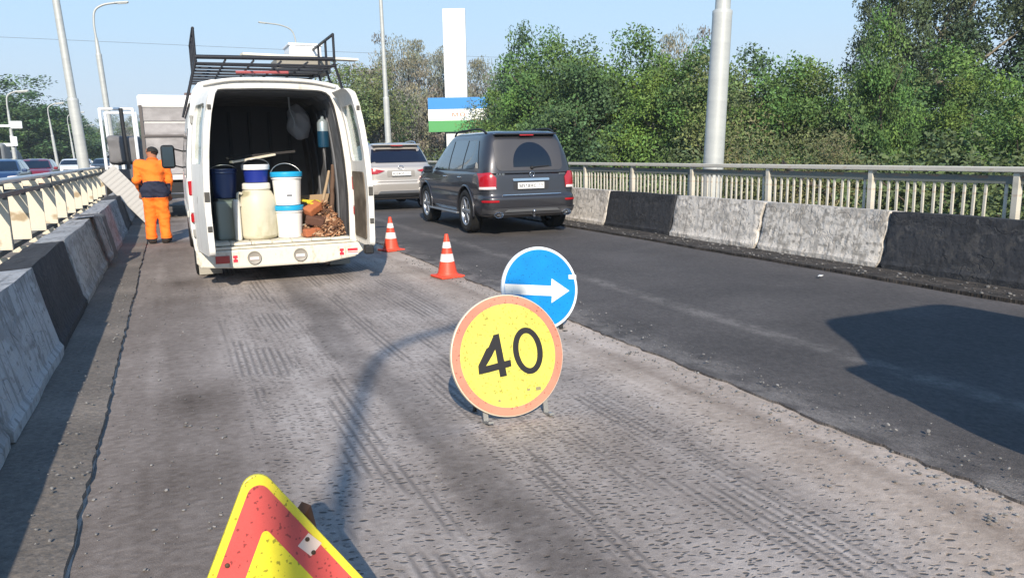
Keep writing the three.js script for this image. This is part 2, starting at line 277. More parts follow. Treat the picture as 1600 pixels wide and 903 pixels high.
{
  const right = { 2: 'black painted concrete barrier block nearest the right edge', 3: 'cracked white barrier block beside the nearest black one', 4: 'white barrier block in front of the thick lamp post', 5: 'black barrier block between the lamp post and the dark SUV', 6: 'white barrier block just behind the dark SUV' };
  for (let k = 0; k < 16; k++) {
    const zc = -.02 - BL * (k + .5), paint = { 2: 'k', 3: 'w', 4: 'w', 5: 'k', 6: 'w' }[k] || (k < 2 ? 'kw'[k] : k % 2 ? 'k' : 'w');
    const o = mesh('barrier_block', blocks[k % 3], (paint === 'k' ? darkBlock : whiteBlock)[k % 2]);
    o.position.set(7.44 + rr(-.012, .012), .045, zc); o.rotation.y = R(rr(-.35, .35)); o.rotation.z = R(rr(-.6, .6));
    tag(o, right[k] || (k < 2 ? `${['black', 'white'][k]} barrier block of the right row, ${['beside', 'just ahead of'][k]} the camera, outside the view` : `${paint === 'k' ? 'black' : 'white'} barrier block of the right row, ${['', 'one', 'two', 'three', 'four', 'five', 'six', 'seven', 'eight', 'nine'][k - 6]} farther on than the dark SUV's tail`), 'barrier', 'barrier blocks along the right railing');
  }
  const left = ['pale', 'pale', 'pale', 'dark', 'pale', 'mid', 'pale', 'pale', 'dark', 'pale', 'mid', 'pale'];
  const ltxt = ['pale weathered barrier block of the left row at the camera', 'pale weathered barrier block of the left row in the bottom corner', 'pale chipped barrier block at the left edge with a sunlit top', 'dark grey barrier block, second in view on the left', 'pale barrier block between the dark one and the draped hose', 'grey barrier block of the left row with a dark cloth over its top', 'barrier block behind the leaning white panel', 'barrier block of the left row beside the worker', 'dark barrier block of the left row just past the worker', 'pale barrier block of the left row beside the box truck', 'grey barrier block of the left row farther than the box truck tail', 'last barrier block of the left row'];
  for (let k = 0; k < 12; k++) {
    const zc = -.25 - BL * (k + .5), p = left[k];
    const o = mesh('barrier_block', blocks[(k + 1) % 3], p === 'dark' ? darkBlock[k % 2] : p === 'mid' ? paleBlock[1] : paleBlock[k % 2]);
    o.position.set(-.84 + rr(-.012, .012), .03, zc); o.rotation.y = Math.PI + R(rr(-.4, .4)); o.rotation.z = R(rr(-.5, .5));
    tag(o, ltxt[k], 'barrier', 'barrier blocks along the left fence');
  }
}
// ---------- right railing: rails, posts and balusters ----------
const railPaint = mat(0xffffff, .6, 0, { map: dataTex(256, 256, (u, v, i, j) => { const a = fbm(u * 5, v * 9, 5, 9, 4), r = smooth(.66, .8, a) * .35, f = (hash(i, j) - .5) * .06 + (a - .5) * .12; return [.78 - r * .2 + f, .755 - r * .3 + f, .70 - r * .34 + f]; }) });
const railDark = mat(0xffffff, .65, 0, { map: dataTex(128, 128, (u, v, i, j) => { const a = fbm(u * 5, v * 9, 5, 9, 4), r = smooth(.6, .72, a), f = (hash(i, j) - .5) * .05; return [.44 + r * .1 + f, .455 + f, .43 - r * .05 + f]; }) });
{
  const t = thing('bridge_railing', 'pale steel bridge railing of vertical bars behind the right barrier', 'railing', [8.35, 0, 0]);
  const PS = 1.87, z0 = 2.24, np = 19, len = PS * np;             // posts at z = 2.24 - 1.87 k
  struct('right_footway', T(box(2.4, .3, 360), 9.35, .10, -150), stripMat);
  mesh('top_rail', boxUV(box(.13, .06, len, 0, 1.165, z0 - len / 2, .012)), railPaint, t);
  mesh('upper_rail', boxUV(box(.04, .09, len, .012, 1.055, z0 - len / 2)), railDark, t);
  mesh('lower_rail', boxUV(box(.04, .05, len, .012, .36, z0 - len / 2)), railPaint, t);
  const post = boxUV(box(.08, 1.10, .07, 0, .59, 0, .006)), bal = boxUV(box(.022, .645, .028, .012, .69, 0));
  for (let k = 0; k <= np; k++) {
    const p = mesh('post', post, railPaint, t); p.position.z = z0 - PS * k; p.rotation.x = R(rr(-.6, .6));
    if (k < np) for (let i = 1; i < 15; i++) { if (k === 4 && (i === 2)) continue; const b = mesh('baluster', bal, railPaint, t); b.position.z = z0 - PS * k - PS * i / 15 + rr(-.006, .006); b.rotation.x = R(rr(-.9, .9)); }
  }
}
// ---------- left fence: dark steel frame with cream slats ----------
{
  const steel = mat(0x565c5e, .55, .3), panelM = mat(0xffffff, .7, 0, { map: dataTex(128, 128, (u, v, i, j) => { const q = fbm(u * 5, v * 7, 5, 7, 4), r = smooth(.6, .75, q) * .18, f = (hash(i, j) - .5) * .04; return [.80 - r + f, .765 - r * 1.2 + f, .69 - r * 1.4 + f]; }) });
  const t = thing('median_fence', 'dark steel fence with cream upright slats behind the left barrier', 'fence', [-1.78, 0, 0]);
  struct('left_median', T(box(1.15, .28, 360), -2.05, .02, -150), stripMat);
  const P = 1.27, z0 = .9, n = 20, len = P * n;
  mesh('top_rail', tube([[0, 1.22, z0], [0, 1.22, z0 - len / 2], [0, 1.22, z0 - len]], .036, 60), mat(0xc9ced1, .4, .4), t);
  mesh('upper_rail', box(.05, .055, len, 0, 1.06, z0 - len / 2), steel, t);
  mesh('lower_rail', box(.05, .06, len, 0, .44, z0 - len / 2), steel, t);
  mesh('bottom_rail', box(.05, .05, len, 0, .27, z0 - len / 2), steel, t);
  const post = box(.09, 1.06, .07, 0, .69, 0), slim = box(.07, .6, .045, 0, .75, 0), flat = (h, w, y) => box(w, h, .008).rotateY(R(-18)).translate(0, y, 0), pans = [0, 1, 2, 3, 4].map(q => boxUV(flat(.55, .3, .755), .9, q * .37, q * .23)), small = flat(.075, .22, 1.14), low = flat(.08, .2, .355);
  for (let k = 0; k <= n; k++) {                                  // anti-glare slats turned to face the traffic
    const z = z0 - P * k; const p = mesh('post', k % 4 === 0 ? post : slim, steel, t); p.position.z = z;
    if (k === n) continue;
    mesh('slat', pans[(k * 3) % 5], panelM, t).position.z = z - P / 2; mesh('small_slat', small, panelM, t).position.z = z - P * .55; mesh('spacer_slat', low, panelM, t).position.z = z - P * .5;
  }
}

// ---------- shared vehicle materials ----------
const glassDark = phys(0x0c1014, .06, { clearcoat: 1, clearcoatRoughness: .03 });
const rubber = mat(0x141414, .9), blackPlastic = mat(0x1b1c1e, .7), alloy = mat(0xb9bcc0, .32, .85), chrome = mat(0xd8dade, .14, 1), lampRed = phys(0xa3101c, .18, { clearcoat: 1 }), lampClear = phys(0xe6d9d6, .15, { clearcoat: 1 }), plateWhite = mat(0xe8e8e6, .5);
const carPaint = (c, r = .35, metalness = .35) => phys(c, r, { metalness, clearcoat: 1, clearcoatRoughness: .06 });
const wheelGeo = {};
function wheel(parent, x, y, z, r, w, style = 'alloy') {
  const key = [r, w, style].join(), sx = Math.sign(x);
  const G = wheelGeo[key] ||= (() => {
    const tyre = lathe([[r * .66, -w * .44], [r * .8, -w * .5], [r * .95, -w * .47], [r * .995, -w * .36], [r, -w * .2], [r * .985, -w * .19], [r * .985, -w * .15], [r, -w * .14], [r, w * .14], [r * .985, w * .15], [r * .985, w * .19], [r, w * .2], [r * .995, w * .36], [r * .95, w * .47], [r * .8, w * .5], [r * .66, w * .44], [r * .64, 0], [r * .66, -w * .44]], 40).rotateZ(-Math.PI / 2);
    const parts = [lathe([[r * .66, w * .43], [r * .67, w * .47], [r * .6, w * .44], [r * .57, w * .2], [r * .56, -w * .3]], 40)];
    if (style === 'alloy') for (let k = 0; k < 6; k++) parts.push(T(box(r * .16, w * .12, r * .54, 0, w * .36, r * .36, .012), 0, 0, 0).rotateY(k * Math.PI / 3));
    else parts.push(lathe([[0, w * .18], [r * .2, w * .22], [r * .3, w * .3], [r * .44, w * .28], [r * .58, w * .16]], 32));
    parts.push(lathe([[0, w * .44], [r * .1, w * .44], [r * .15, w * .38], [r * .17, w * .2]], 20));
    return { tyre, rim: merge(parts).rotateZ(-Math.PI / 2), disc: T(new THREE.CylinderGeometry(r * .55, r * .55, .02, 28), 0, 0, 0).rotateZ(Math.PI / 2) };
  })();
  const g = new THREE.Group(); g.name = 'wheel'; parent.add(g); g.position.set(x, y, z); if (sx < 0) g.rotation.y = Math.PI;
  mesh('tyre', G.tyre, rubber, g); mesh('rim', G.rim, style === 'alloy' ? alloy : style === 'steel' ? mat(0x8d9091, .6, .4) : rubber, g); mesh('brake_disc', G.disc, mat(0x2a2a2b, .6, .5), g);
}
const csg = new Evaluator(); csg.useGroups = false;
function cutArches(g, zs, y, r, hw) {
  let b = new Brush(g); b.updateMatrixWorld();
  for (const z of zs) for (const s of [-1, 1]) { const c = new Brush(T(new THREE.CylinderGeometry(r, r, .42, 40), s * hw, y, z, 0, 0, Math.PI / 2)); c.updateMatrixWorld(); b = csg.evaluate(b, c, SUBTRACTION); b.updateMatrixWorld(); }
  return crease(b.geometry, .7);
}
function plate(parent, w, h, x, y, z, text, tilt = 0) {
  const t = textTex(512, 116, (c, W, H) => { c.fillStyle = '#ececea'; c.fillRect(0, 0, W, H); c.strokeStyle = '#222'; c.lineWidth = 5; c.strokeRect(4, 4, W - 8, H - 8); c.fillStyle = '#1a1a1e'; c.font = 'bold 84px sans-serif'; c.textBaseline = 'middle'; c.fillText(text[0], 22, H / 2 + 4); c.font = 'bold 56px sans-serif'; c.fillText(text[1], 398, H * .42); c.beginPath(); c.moveTo(385, 0); c.lineTo(385, H); c.stroke(); });
  const g = box(w, h, .012); const o = mesh('number_plate', g, [plateWhite, plateWhite, plateWhite, plateWhite, mat(0xffffff, .5, 0, { map: t }), plateWhite], parent); o.position.set(x, y, z); o.rotation.x = tilt; return o;
}
// a passenger car; local z = 0 at the tail, nose towards -z
function car(name, label, pos, turn, o) {
  const t = thing(name, label, o.category || 'car', pos, turn, o.group), lo = body(o.lower, o.n || 10), up = body(o.upper, o.nu || 9), hw = o.hw;
  mesh('body', cutArches(lo.geo(30, 80), o.wheels, o.wr + .01, o.wr + .06, hw - .08), o.paint, t);
  const cab = mesh('cabin', up.geo(26, 80), o.cabPaint || o.paint, t);
  mesh('underbody', box(hw * 1.5, .22, o.len * .8, 0, o.lower[0][0] + .08, -o.len / 2), blackPlastic, t);
  for (const z of o.wheels) for (const s of [-1, 1]) wheel(t, s * (hw - .115), o.wr, z, o.wr, .25, o.rim || 'alloy');
  if (o.rearWindow) mesh('rear_window', patch(up.rear, o.rearWindow, .003, .006), o.rearGlass || glassDark, t);
  if (o.windscreen) mesh('windscreen', patch(up.front, o.windscreen, .003, .006), glassDark, t);
  for (const w of o.sideWindows || []) for (const s of ['left', 'right']) mesh('side_window', patch(up[s], w, .003, .005), o.sideGlass || glassDark, t);
  for (const l of o.tail || []) for (const q of [l, mirrorX(l)]) mesh('tail_light', patch(lo.rear, q, .002, .02, [], .05), lampRed, t);
  for (const l of o.head || []) for (const q of [l, mirrorX(l)]) mesh('headlight', patch(lo.front, q, .002, .02, [], .05), lampClear, t);
  if (o.grille) mesh('grille', patch(lo.front, o.grille, .002, .015), blackPlastic, t);
  for (const s of [-1, 1]) { const m = mesh('door_mirror', T(box(o.mirrorW || .2, o.mirrorH || .14, .1, 0, 0, 0, .04), s * (hw + (o.mirrorOut || .09)), o.mirrorY || 1.05, o.mirrorZ), o.mirrorPaint || o.paint, t); mesh('mirror_glass', box((o.mirrorW || .2) * .8, (o.mirrorH || .14) * .75, .006, s * (hw + (o.mirrorOut || .09)), o.mirrorY || 1.05, o.mirrorZ + .052), glassDark, m); }
  return { t, lo, up, cab };
}
// ---------- dark SUV ----------
{
  const paint = carPaint(0x36363b, .38, .45);
  const { t, lo, up } = car('dark_suv', 'dark grey SUV with a dusty rear window and tow ball in the right lane', [5.72, .03, -11.85], R(-2.4), {
    hw: .925, len: 4.55, wr: .385, wheels: [-.93, -3.55], paint, n: 10, nu: 9, mirrorZ: -3.0, mirrorY: 1.1,
    lower: [[.3, .82, -.13, -4.35], [.36, .89, -.04, -4.45], [.5, .925, 0, -4.55], [.64, .925, .005, -4.55], [.68, .915, -.03, -4.53], [.84, .925, -.05, -4.5], [1.0, .915, -.07, -4.3], [1.08, .895, -.1, -4.1], [1.12, .85, -.16, -3.95]],
    upper: [[1.04, .895, -.075, -3.5], [1.12, .885, -.09, -3.4], [1.3, .84, -.135, -3.1], [1.52, .765, -.22, -2.75], [1.66, .715, -.285, -2.52], [1.735, .67, -.34, -2.35], [1.78, .58, -.46, -2.1], [1.8, .34, -.8, -1.7]],
    rearGlass: mat(0x3d3d42, .5, .1), sideGlass: phys(0x18222c, .05, { clearcoat: 1 }),
    rearWindow: rrect(-.62, 1.1, .62, 1.63, .09),
    sideWindows: [[[-.35, 1.15], [-1.1, 1.13], [-1.1, 1.62], [-.62, 1.62]], [[-1.17, 1.13], [-1.92, 1.12], [-1.92, 1.64], [-1.17, 1.63]], [[-1.99, 1.12], [-2.95, 1.1], [-2.5, 1.55], [-1.99, 1.63]]],
    windscreen: [[-.7, 1.12], [.7, 1.12], [.6, 1.58], [-.6, 1.58]],
    tail: [[[.655, .80], [.875, .80], [.875, 1.06], [.72, 1.07], [.64, .98]]],
    head: [[[.5, .75], [.86, .78], [.84, .95], [.55, .92]]],
  });
  // clean arc swept by the wiper
  const arc = []; for (let k = 0; k <= 20; k++) { const a = R(180 - k * 9); arc.push([.05 + .36 * Math.cos(a), 1.2 + .38 * Math.sin(a)]); }
  mesh('swept_glass', patch(up.rear, [[-.31, 1.16], ...arc, [.41, 1.16]], .0095, .003), phys(0x0d0e16, .1, { clearcoat: 1 }), t);
  mesh('wiper', [bar(up.rear(.03, 1.15, .03), up.rear(.36, 1.17, .022), .011, .008), T(new THREE.SphereGeometry(.032, 12, 8), ...up.rear(.03, 1.145, .02))], blackPlastic, t);
  mesh('emblem', [T(new THREE.TorusGeometry(.045, .006, 8, 28), 0, 0, 0), bar([0, 0, 0], [0, .043, 0], .005), bar([0, 0, 0], [.037, -.022, 0], .005), bar([0, 0, 0], [-.037, -.022, 0], .005)].map(g => T(g, ...lo.rear(.02, 1.03, .02))), chrome, t);
  const strip2 = mesh('tailgate_trim', patch(lo.rear, rrect(-.34, .925, .34, .965, .015), .004, .02), chrome, t);
  mesh('plate_recess', patch(lo.rear, rrect(-.33, .77, .33, .915, .03), .001, .004), mat(0x26262a, .5), t);
  plate(t, .5, .113, -.015, .845, -.018, ['М518НС', '122']);
  for (const l of [[[.655, .795], [.876, .795], [.876, .835], [.665, .835]]]) for (const q of [l, mirrorX(l)]) mesh('tail_light_band', patch(lo.rear, q, .022, .004, [], .05), lampClear, t);
  mesh('model_badge', [box(.035, .035, .008), box(.035, .035, .008, .05), box(.05, .035, .008, .11)].map(g => T(g, ...lo.rear(-.62, 1.04, .012))), chrome, t);
  mesh('side_badge', T(box(.12, .022, .008), ...lo.rear(.6, 1.03, .012)), chrome, t);
  mesh('bumper_trim', patch(lo.rear, rrect(-.55, .665, .55, .695, .012), .012, .02), chrome, t);
  mesh('bumper_valance', patch(lo.rear, [[-.86, .36], [.86, .36], [.86, .47], [-.86, .47]], .004, .02), mat(0x3c3c3f, .5), t);
  mesh('skid_plate', [patch(lo.rear, [[-.52, .415], [.52, .415], [.46, .45], [-.46, .45]], .026, .015)], mat(0xa9abad, .35, .8), t);
  for (const s of [-1, 1]) {
    mesh('rear_reflector', patch(lo.rear, s > 0 ? rrect(.62, .575, .87, .61, .012) : rrect(-.87, .575, -.62, .61, .012), .004, .012, [], .05), lampRed, t);
    const e = mesh('exhaust_tip', T(lathe([[.05, -.08], [.062, -.08], [.062, .02], [.05, .02], [.046, -.06], [0, -.06]], 24).rotateX(Math.PI / 2).scale(1.35, .85, 1), s * .64, .36, .02), chrome, t); void e;
    mesh('roof_rail', tube([[s * .64, 1.745, -.5], [s * .66, 1.81, -.7], [s * .66, 1.82, -1.5], [s * .65, 1.8, -2.1], [s * .62, 1.735, -2.35]], .018, 40), blackPlastic, t);
    for (const z of [-.93, -3.55]) { const a = []; for (let k = 0; k <= 16; k++) { const q = R(-8 + k * 12.2); a.push([s * .922, .385 + .455 * Math.sin(q), z + .455 * Math.cos(q)]); } mesh('wheel_arch', tube(a, .022, 32, 6), paint, t); }
    mesh('sill_step', box(.1, .035, 1.9, s * .93, .33, -2.25, .012), alloy, t);
    for (const z of [-1.25, -2.15]) mesh('door_handle', box(.03, .03, .17, s * .925, .98, z, .012), chrome, t);
  }
  mesh('spoiler', box(1.16, .03, .22, 0, 1.725, -.34, .014), paint, t);
  mesh('brake_light', box(.26, .018, .01, 0, 1.705, -.232), lampRed, t);
  mesh('tow_ball', [bar([0, .33, -.3], [0, .33, .07], .02), bar([0, .33, .06], [0, .39, .07], .016), T(new THREE.SphereGeometry(.027, 14, 10), 0, .41, .07)], chrome, t);
}
// ---------- silver crossover ----------
{
  const paint = carPaint(0xb8b2ab, .34, .45);
  const { t, lo, up } = car('silver_crossover', 'silver crossover ahead of the dark SUV, half hidden by the open van door', [5.42, .03, -18.9], R(-2), {
    hw: .94, len: 4.5, wr: .37, wheels: [-.9, -3.5], paint, n: 9, nu: 8, mirrorZ: -2.9,
    lower: [[.28, .8, -.16, -4.3], [.36, .9, -.05, -4.4], [.5, .94, 0, -4.5], [.68, .94, .01, -4.5], [.75, .93, -.02, -4.48], [.95, .925, -.03, -4.3], [1.1, .895, -.07, -4.05], [1.15, .85, -.14, -3.85]],
    upper: [[1.08, .88, -.08, -3.4], [1.15, .87, -.12, -3.3], [1.35, .81, -.28, -2.95], [1.55, .72, -.46, -2.6], [1.65, .66, -.56, -2.35], [1.7, .56, -.7, -2.1], [1.72, .3, -1, -1.7]],
    rearWindow: [[-.74, 1.2], [.74, 1.2], [.64, 1.54], [-.64, 1.54]], rearGlass: phys(0x14141f, .08, { clearcoat: 1 }),
    sideWindows: [[[-.75, 1.25], [-1.9, 1.2], [-1.9, 1.57], [-1.1, 1.55]], [[-2.0, 1.2], [-2.85, 1.18], [-2.45, 1.5], [-2.0, 1.56]]],
    tail: [[[.42, 1.0], [.62, .93], [.9, .92], [.915, 1.08], [.72, 1.06]]],
  });
  plate(t, .5, .112, 0, .93, .022, ['А324СР', '22']);
  mesh('plate_frame', patch(lo.rear, rrect(-.36, .845, .36, 1.01, .03), .001, .004), mat(0x8d8984, .5, .3), t);
  mesh('emblem', T(new THREE.TorusGeometry(.05, .008, 8, 26).scale(1.3, 1, 1), ...lo.rear(0, 1.075, .015)), chrome, t);
  mesh('spoiler', box(1.25, .035, .26, 0, 1.655, -.52, .016), paint, t);
  mesh('brake_light', box(.3, .02, .012, 0, 1.635, -.39), lampRed, t);
  mesh('bumper_groove', patch(lo.rear, rrect(-.88, .715, .88, .735, .008), .001, .006), mat(0x6f6b67, .6), t);
  mesh('lower_bumper', patch(lo.rear, [[-.84, .33], [.84, .33], [.8, .42], [-.8, .42]], .004, .02), blackPlastic, t);
  mesh('bumper_trim', patch(lo.rear, [[-.62, .44], [.62, .44], [.56, .5], [-.56, .5]], .004, .02), alloy, t);
  for (const s of [-1, 1]) mesh('roof_rail', tube([[s * .62, 1.66, -.8], [s * .63, 1.73, -1], [s * .63, 1.73, -1.9], [s * .6, 1.67, -2.2]], .017, 30), alloy, t);
}

// ---------- white work van, rear doors open ----------
const vanWhite = mat(0xffffff, .42, 0, { map: dataTex(512, 512, (u, v, i, j) => { const a = fbm(u * 5, v * 5, 5, 5, 5), d = smooth(.56, .78, a) * .07, s = fbm(u * 40, v * 5, 40, 5, 3) > .68 ? .05 : 0, f = (hash(i, j) - .5) * .03; return [.885 - d - s + f, .875 - d * 1.15 - s + f, .85 - d * 1.4 - s + f]; }) });
const vanDirty = mat(0xffffff, .7, 0, { map: dataTex(512, 256, (u, v, i, j) => { const a = fbm(u * 7, v * 4, 7, 4, 5), b = fbm(u * 50, v * 22, 50, 22, 3), d = smooth(.55, .85, a * .5 + b * .5) * .6, f = (hash(i, j) - .5) * .05; return [.84 - d * .22 + f, .82 - d * .25 + f, .765 - d * .28 + f]; }) });
const VX = 1.14, VZ = -9.15;
{
  const t = thing('work_van', 'white work van with both rear doors open and a black roof rack', 'van', [VX, 0, VZ], R(-.4));
  const outer = [[.86, .33], [.945, .42], [.965, .7], [.965, 1.05], [.945, 1.4], [.90, 1.75], [.855, 2.05], [.825, 2.17], [.76, 2.255], [.62, 2.29], [.3, 2.305], [0, 2.31]];
  const hole = [[.80, .44], [.81, 1.0], [.79, 1.4], [.75, 1.75], [.70, 2.02], [.66, 2.12], [.58, 2.175], [.3, 2.195], [0, 2.2]];
  const ring = h => [...h, ...h.slice(0, -1).reverse().map(([x, y]) => [-x, y])];
  const shell = extrude(ring(outer), 3.1, .012, [ring(hole)]); shell.translate(0, 0, -3.1);
  // wheel arches cut into the side walls
  let b = new Brush(plain(shell)); b.updateMatrixWorld();
  for (const s of [-1, 1]) { const c = new Brush(T(new THREE.CylinderGeometry(.41, .41, .5, 36), s * 1.0, .34, -1.05, 0, 0, Math.PI / 2)); c.updateMatrixWorld(); b = csg.evaluate(b, c, SUBTRACTION); b.updateMatrixWorld(); }
  mesh('body', boxUV(crease(b.geometry, .55), .6), vanWhite, t);
  const cabS = body([[.3, .8, -3.0, -5.2], [.45, .93, -3.0, -5.3], [.75, .965, -3.0, -5.28], [1.05, .965, -3.0, -5.0], [1.2, .955, -3.0, -4.75], [1.4, .945, -3.0, -4.5], [1.75, .895, -3.0, -4.15], [2.05, .825, -3.05, -3.85], [2.2, .74, -3.08, -3.65], [2.29, .55, -3.12, -3.5], [2.31, .3, -3.15, -3.4]], 12);
  mesh('cab', cutArches(cabS.geo(36, 80), [-4.35], .35, .41, .88), vanWhite, t);
  for (const s of ['left', 'right']) mesh('cab_window', patch(cabS[s], [[-3.25, 1.25], [-4.15, 1.25], [-3.85, 1.85], [-3.25, 1.9]], .003, .005), glassDark, t);
  mesh('windscreen', patch(cabS.front, [[-.8, 1.3], [.8, 1.3], [.7, 1.98], [-.7, 1.98]], .003, .006), glassDark, t);
  const xo = y => { let i = 0; while (i < outer.length - 2 && y > outer[i + 1][1]) i++; const a = outer[i], c = outer[i + 1]; return a[0] + (c[0] - a[0]) * clamp((y - a[1]) / (c[1] - a[1])); };
  const xh = y => { let i = 0; while (i < hole.length - 2 && y > hole[i + 1][1]) i++; const a = hole[i], c = hole[i + 1]; return a[0] + (c[0] - a[0]) * clamp((y - a[1]) / (c[1] - a[1])); };
  const onSide = (s, f = xo) => (z, y, d = 0) => [s * (f(y) + d), y, z];
  for (const s of [-1, 1]) {                                     // side windows, mouldings, gutter
    for (const [a, c] of [[-.35, -1.25], [-1.55, -2.6]]) { mesh('side_window', patch(onSide(s), rrect(c, 1.22, a, 1.78, .07), .002, .006), phys(0x2b333a, .1, { clearcoat: 1 }), t); }
    mesh('side_moulding', patch(onSide(s), rrect(-3.0, .78, -.12, .86, .02), .002, .018), mat(0xb9b6ae, .6), t);
    mesh('panel_seam', patch(onSide(s), rrect(-1.48, .5, -1.46, 2.0, .004), .001, .003), mat(0x55585a, .7), t);
    mesh('rain_gutter', tube([[s * .865, 2.02, .01], [s * .865, 2.02, -1.5], [s * .865, 2.02, -3.1]], .014, 20), mat(0x4a4d50, .6), t);
    mesh('door_hinge', [box(.03, .09, .05, s * .86, 1.86, .03, .008), box(.03, .09, .05, s * .93, .98, .03, .008), box(.03, .09, .05, s * .93, .62, .03, .008)], mat(0x8f8f8c, .5, .3), t);
    mesh('mud_flap', T(box(.26, .42, .012), s * .78, .27, -.58, R(4)), mat(0xa39f94, .8), t);
    wheel(t, s * .83, .34, -1.05, .34, .22, 'steel'); wheel(t, s * .85, .34, -4.35, .34, .2, 'steel');
    // tail lamp: red, clear, red on the rear corner
    const L = new THREE.Group(); L.name = 'tail_light'; t.add(L);
    for (const [y0, y1, m] of [[.74, .84, lampRed], [.845, 1.035, lampClear], [1.04, 1.2, lampRed]]) mesh('lens', box(.1, y1 - y0, .1, s * .905, (y0 + y1) / 2, .008, .014), m, L);
  }
  // mirror on the left
  const mi = mesh('door_mirror', T(box(.2, .36, .12, 0, 0, 0, .05), -1.15, 1.47, -3.85), blackPlastic, t);
  mesh('mirror_glass', box(.155, .3, .008, -1.15, 1.47, -3.785), phys(0x4d5a61, .08, { metalness: .7 }), mi);
  mesh('mirror_arm', [bar([-1.1, 1.6, -3.85], [-.93, 1.55, -3.9], .012), bar([-1.1, 1.34, -3.85], [-.95, 1.3, -3.9], .012)], blackPlastic, t);
  const mi2 = mesh('door_mirror', T(box(.2, .36, .12, 0, 0, 0, .05), 1.23, 1.47, -3.85), blackPlastic, t); mesh('mirror_glass', box(.155, .3, .008, 1.23, 1.47, -3.785), phys(0x4d5a61, .08, { metalness: .7 }), mi2);
  // load bay
  const inn = hole.map(([x, y]) => [x - (x ? .006 : 0), Math.min(y - .004, 2.19)]), inn2 = inn.map(([x, y]) => [Math.max(0, x - .012), y - .012]);
  const lin = extrude(ring(inn), 2.86, 0, [ring(inn2.map(([x, y], i) => [x, i ? y : y + .02]))]); lin.translate(0, 0, -2.92);
  mesh('bay_lining', boxUV(lin), mat(0xffffff, .85, 0, { map: dataTex(256, 256, (u, v, i, j) => { const a = fbm(u * 8, v * 8, 8, 8, 4), f = (hash(i, j) - .5) * .04; return [.40 + (a - .5) * .2 + f, .405 + (a - .5) * .2 + f, .42 + (a - .5) * .19 + f]; }) }), t);
  mesh('bulkhead', extrude(ring(inn2), .03).translate(0, 0, -2.9), mat(0x6a6c72, .8), t);
  for (let k = 0; k < 5; k++) mesh('bulkhead_rib', box(.05, 1.6, .03, -.56 + k * .28, 1.3, -2.855, .008), mat(0x5d6066, .8), t);
  for (const s of [-1, 1]) for (let k = 0; k < 4; k++) mesh('wall_rib', patch(onSide(s, y => xh(y) - .028), rrect(-.5 - k * .62, .6, -.42 - k * .62, 2.0, .02), -.02, .02), mat(0x6a6c70, .8), t);
  const nFl = 7;
  for (let k = 0; k < nFl; k++) mesh('floor_board', boxUV(box(1.585 / nFl - .006, .028, 2.9, -.79 + (k + .5) * 1.585 / nFl, .468 + rr(-.002, .002), -1.42, .004), .9, k * .31), vanDirty, t);
  mesh('floor_pan', box(1.6, .03, 2.9, 0, .436, -1.47), blackPlastic, t);
  // bumper with step, lamps and stickers
  const bp = extrude([[-.90, .235], [-.5, .205], [.45, .2], [.82, .25], [.955, .34], [.955, .42], [-.94, .42], [-.94, .29]], .15, .022); bp.translate(0, 0, .0);
  const bumper = mesh('rear_bumper', boxUV(bp, .8), vanDirty, t);
  mesh('step_plate', boxUV(box(1.62, .02, .2, 0, .436, .06, .006), .8, .4), vanDirty, t);
  for (const x of [-.33, .18]) { const l = mesh('bumper_lamp', T(lathe([[.064, 0], [.076, .0], [.076, .02], [.07, .022], [.058, .003], [0, .003]], 28).rotateX(Math.PI / 2), x, .318, .1715), mat(0x97928a, .6, .1), t); mesh('bulb_lens', T(box(.1, .035, .012, 0, 0, 0, .005), x, .31, .18), lampClear, l); }
  mesh('reflector', box(.15, .085, .012, -.67, .318, .176, .004), lampRed, t);
  const stick = (x, w, txt) => { const tx = textTex(128, 96, (c) => { c.fillStyle = '#d8d2c8'; c.fillRect(0, 0, 128, 96); c.fillStyle = '#c4243a'; if (txt) { c.fillRect(4, 8, 120, 36); c.fillRect(4, 56, 120, 10); } else { c.fillRect(18, 4, 92, 88); c.fillStyle = '#d8d2c8'; c.fillRect(18, 40, 26, 14); c.fillRect(84, 40, 26, 14); } }); mesh('sticker', box(w, .085, .004, x, .318, .175), [vanWhite, vanWhite, vanWhite, vanWhite, mat(0xffffff, .6, 0, { map: tx }), vanWhite], t); };
  stick(-.535, .07, 0); stick(.66, .07, 0); stick(.79, .13, 1);
  mesh('exhaust_pipe', [bar([.5, .2, -1.2], [.5, .2, .06], .03), T(new THREE.TorusGeometry(.03, .006, 8, 20), .5, .2, .06)], mat(0x6b6560, .5, .6), t);
  mesh('rear_axle', [bar([-.8, .34, -1.05], [.8, .34, -1.05], .06), T(new THREE.SphereGeometry(.16, 16, 12), 0, .34, -1.05)], blackPlastic, t);
  mesh('chassis_rail', [box(.08, .14, 4.6, -.45, .35, -2.4), box(.08, .14, 4.6, .45, .35, -2.4), box(1.5, .05, 3, 0, .4, -1.55)], blackPlastic, t);
  mesh('spare_wheel', T(lathe([[.18, -.09], [.3, -.1], [.33, -.05], [.33, .05], [.3, .1], [.18, .09]], 32), .1, .27, -.45), rubber, t);
  mesh('roof_lip', tube([[-.72, 2.235, .03], [-.45, 2.285, .035], [0, 2.3, .035], [.45, 2.285, .035], [.72, 2.235, .03]], .022, 40), vanWhite, t);
  mesh('door_seal', [tube([[-.78, .5, .014], [-.79, 1.0, .014], [-.77, 1.4, .014], [-.73, 1.75, .014], [-.68, 2.03, .014], [-.62, 2.15, .014], [-.3, 2.185, .014], [.3, 2.185, .014], [.62, 2.15, .014], [.68, 2.03, .014], [.73, 1.75, .014], [.77, 1.4, .014], [.79, 1.0, .014], [.78, .5, .014]], .014, 90)], blackPlastic, t);
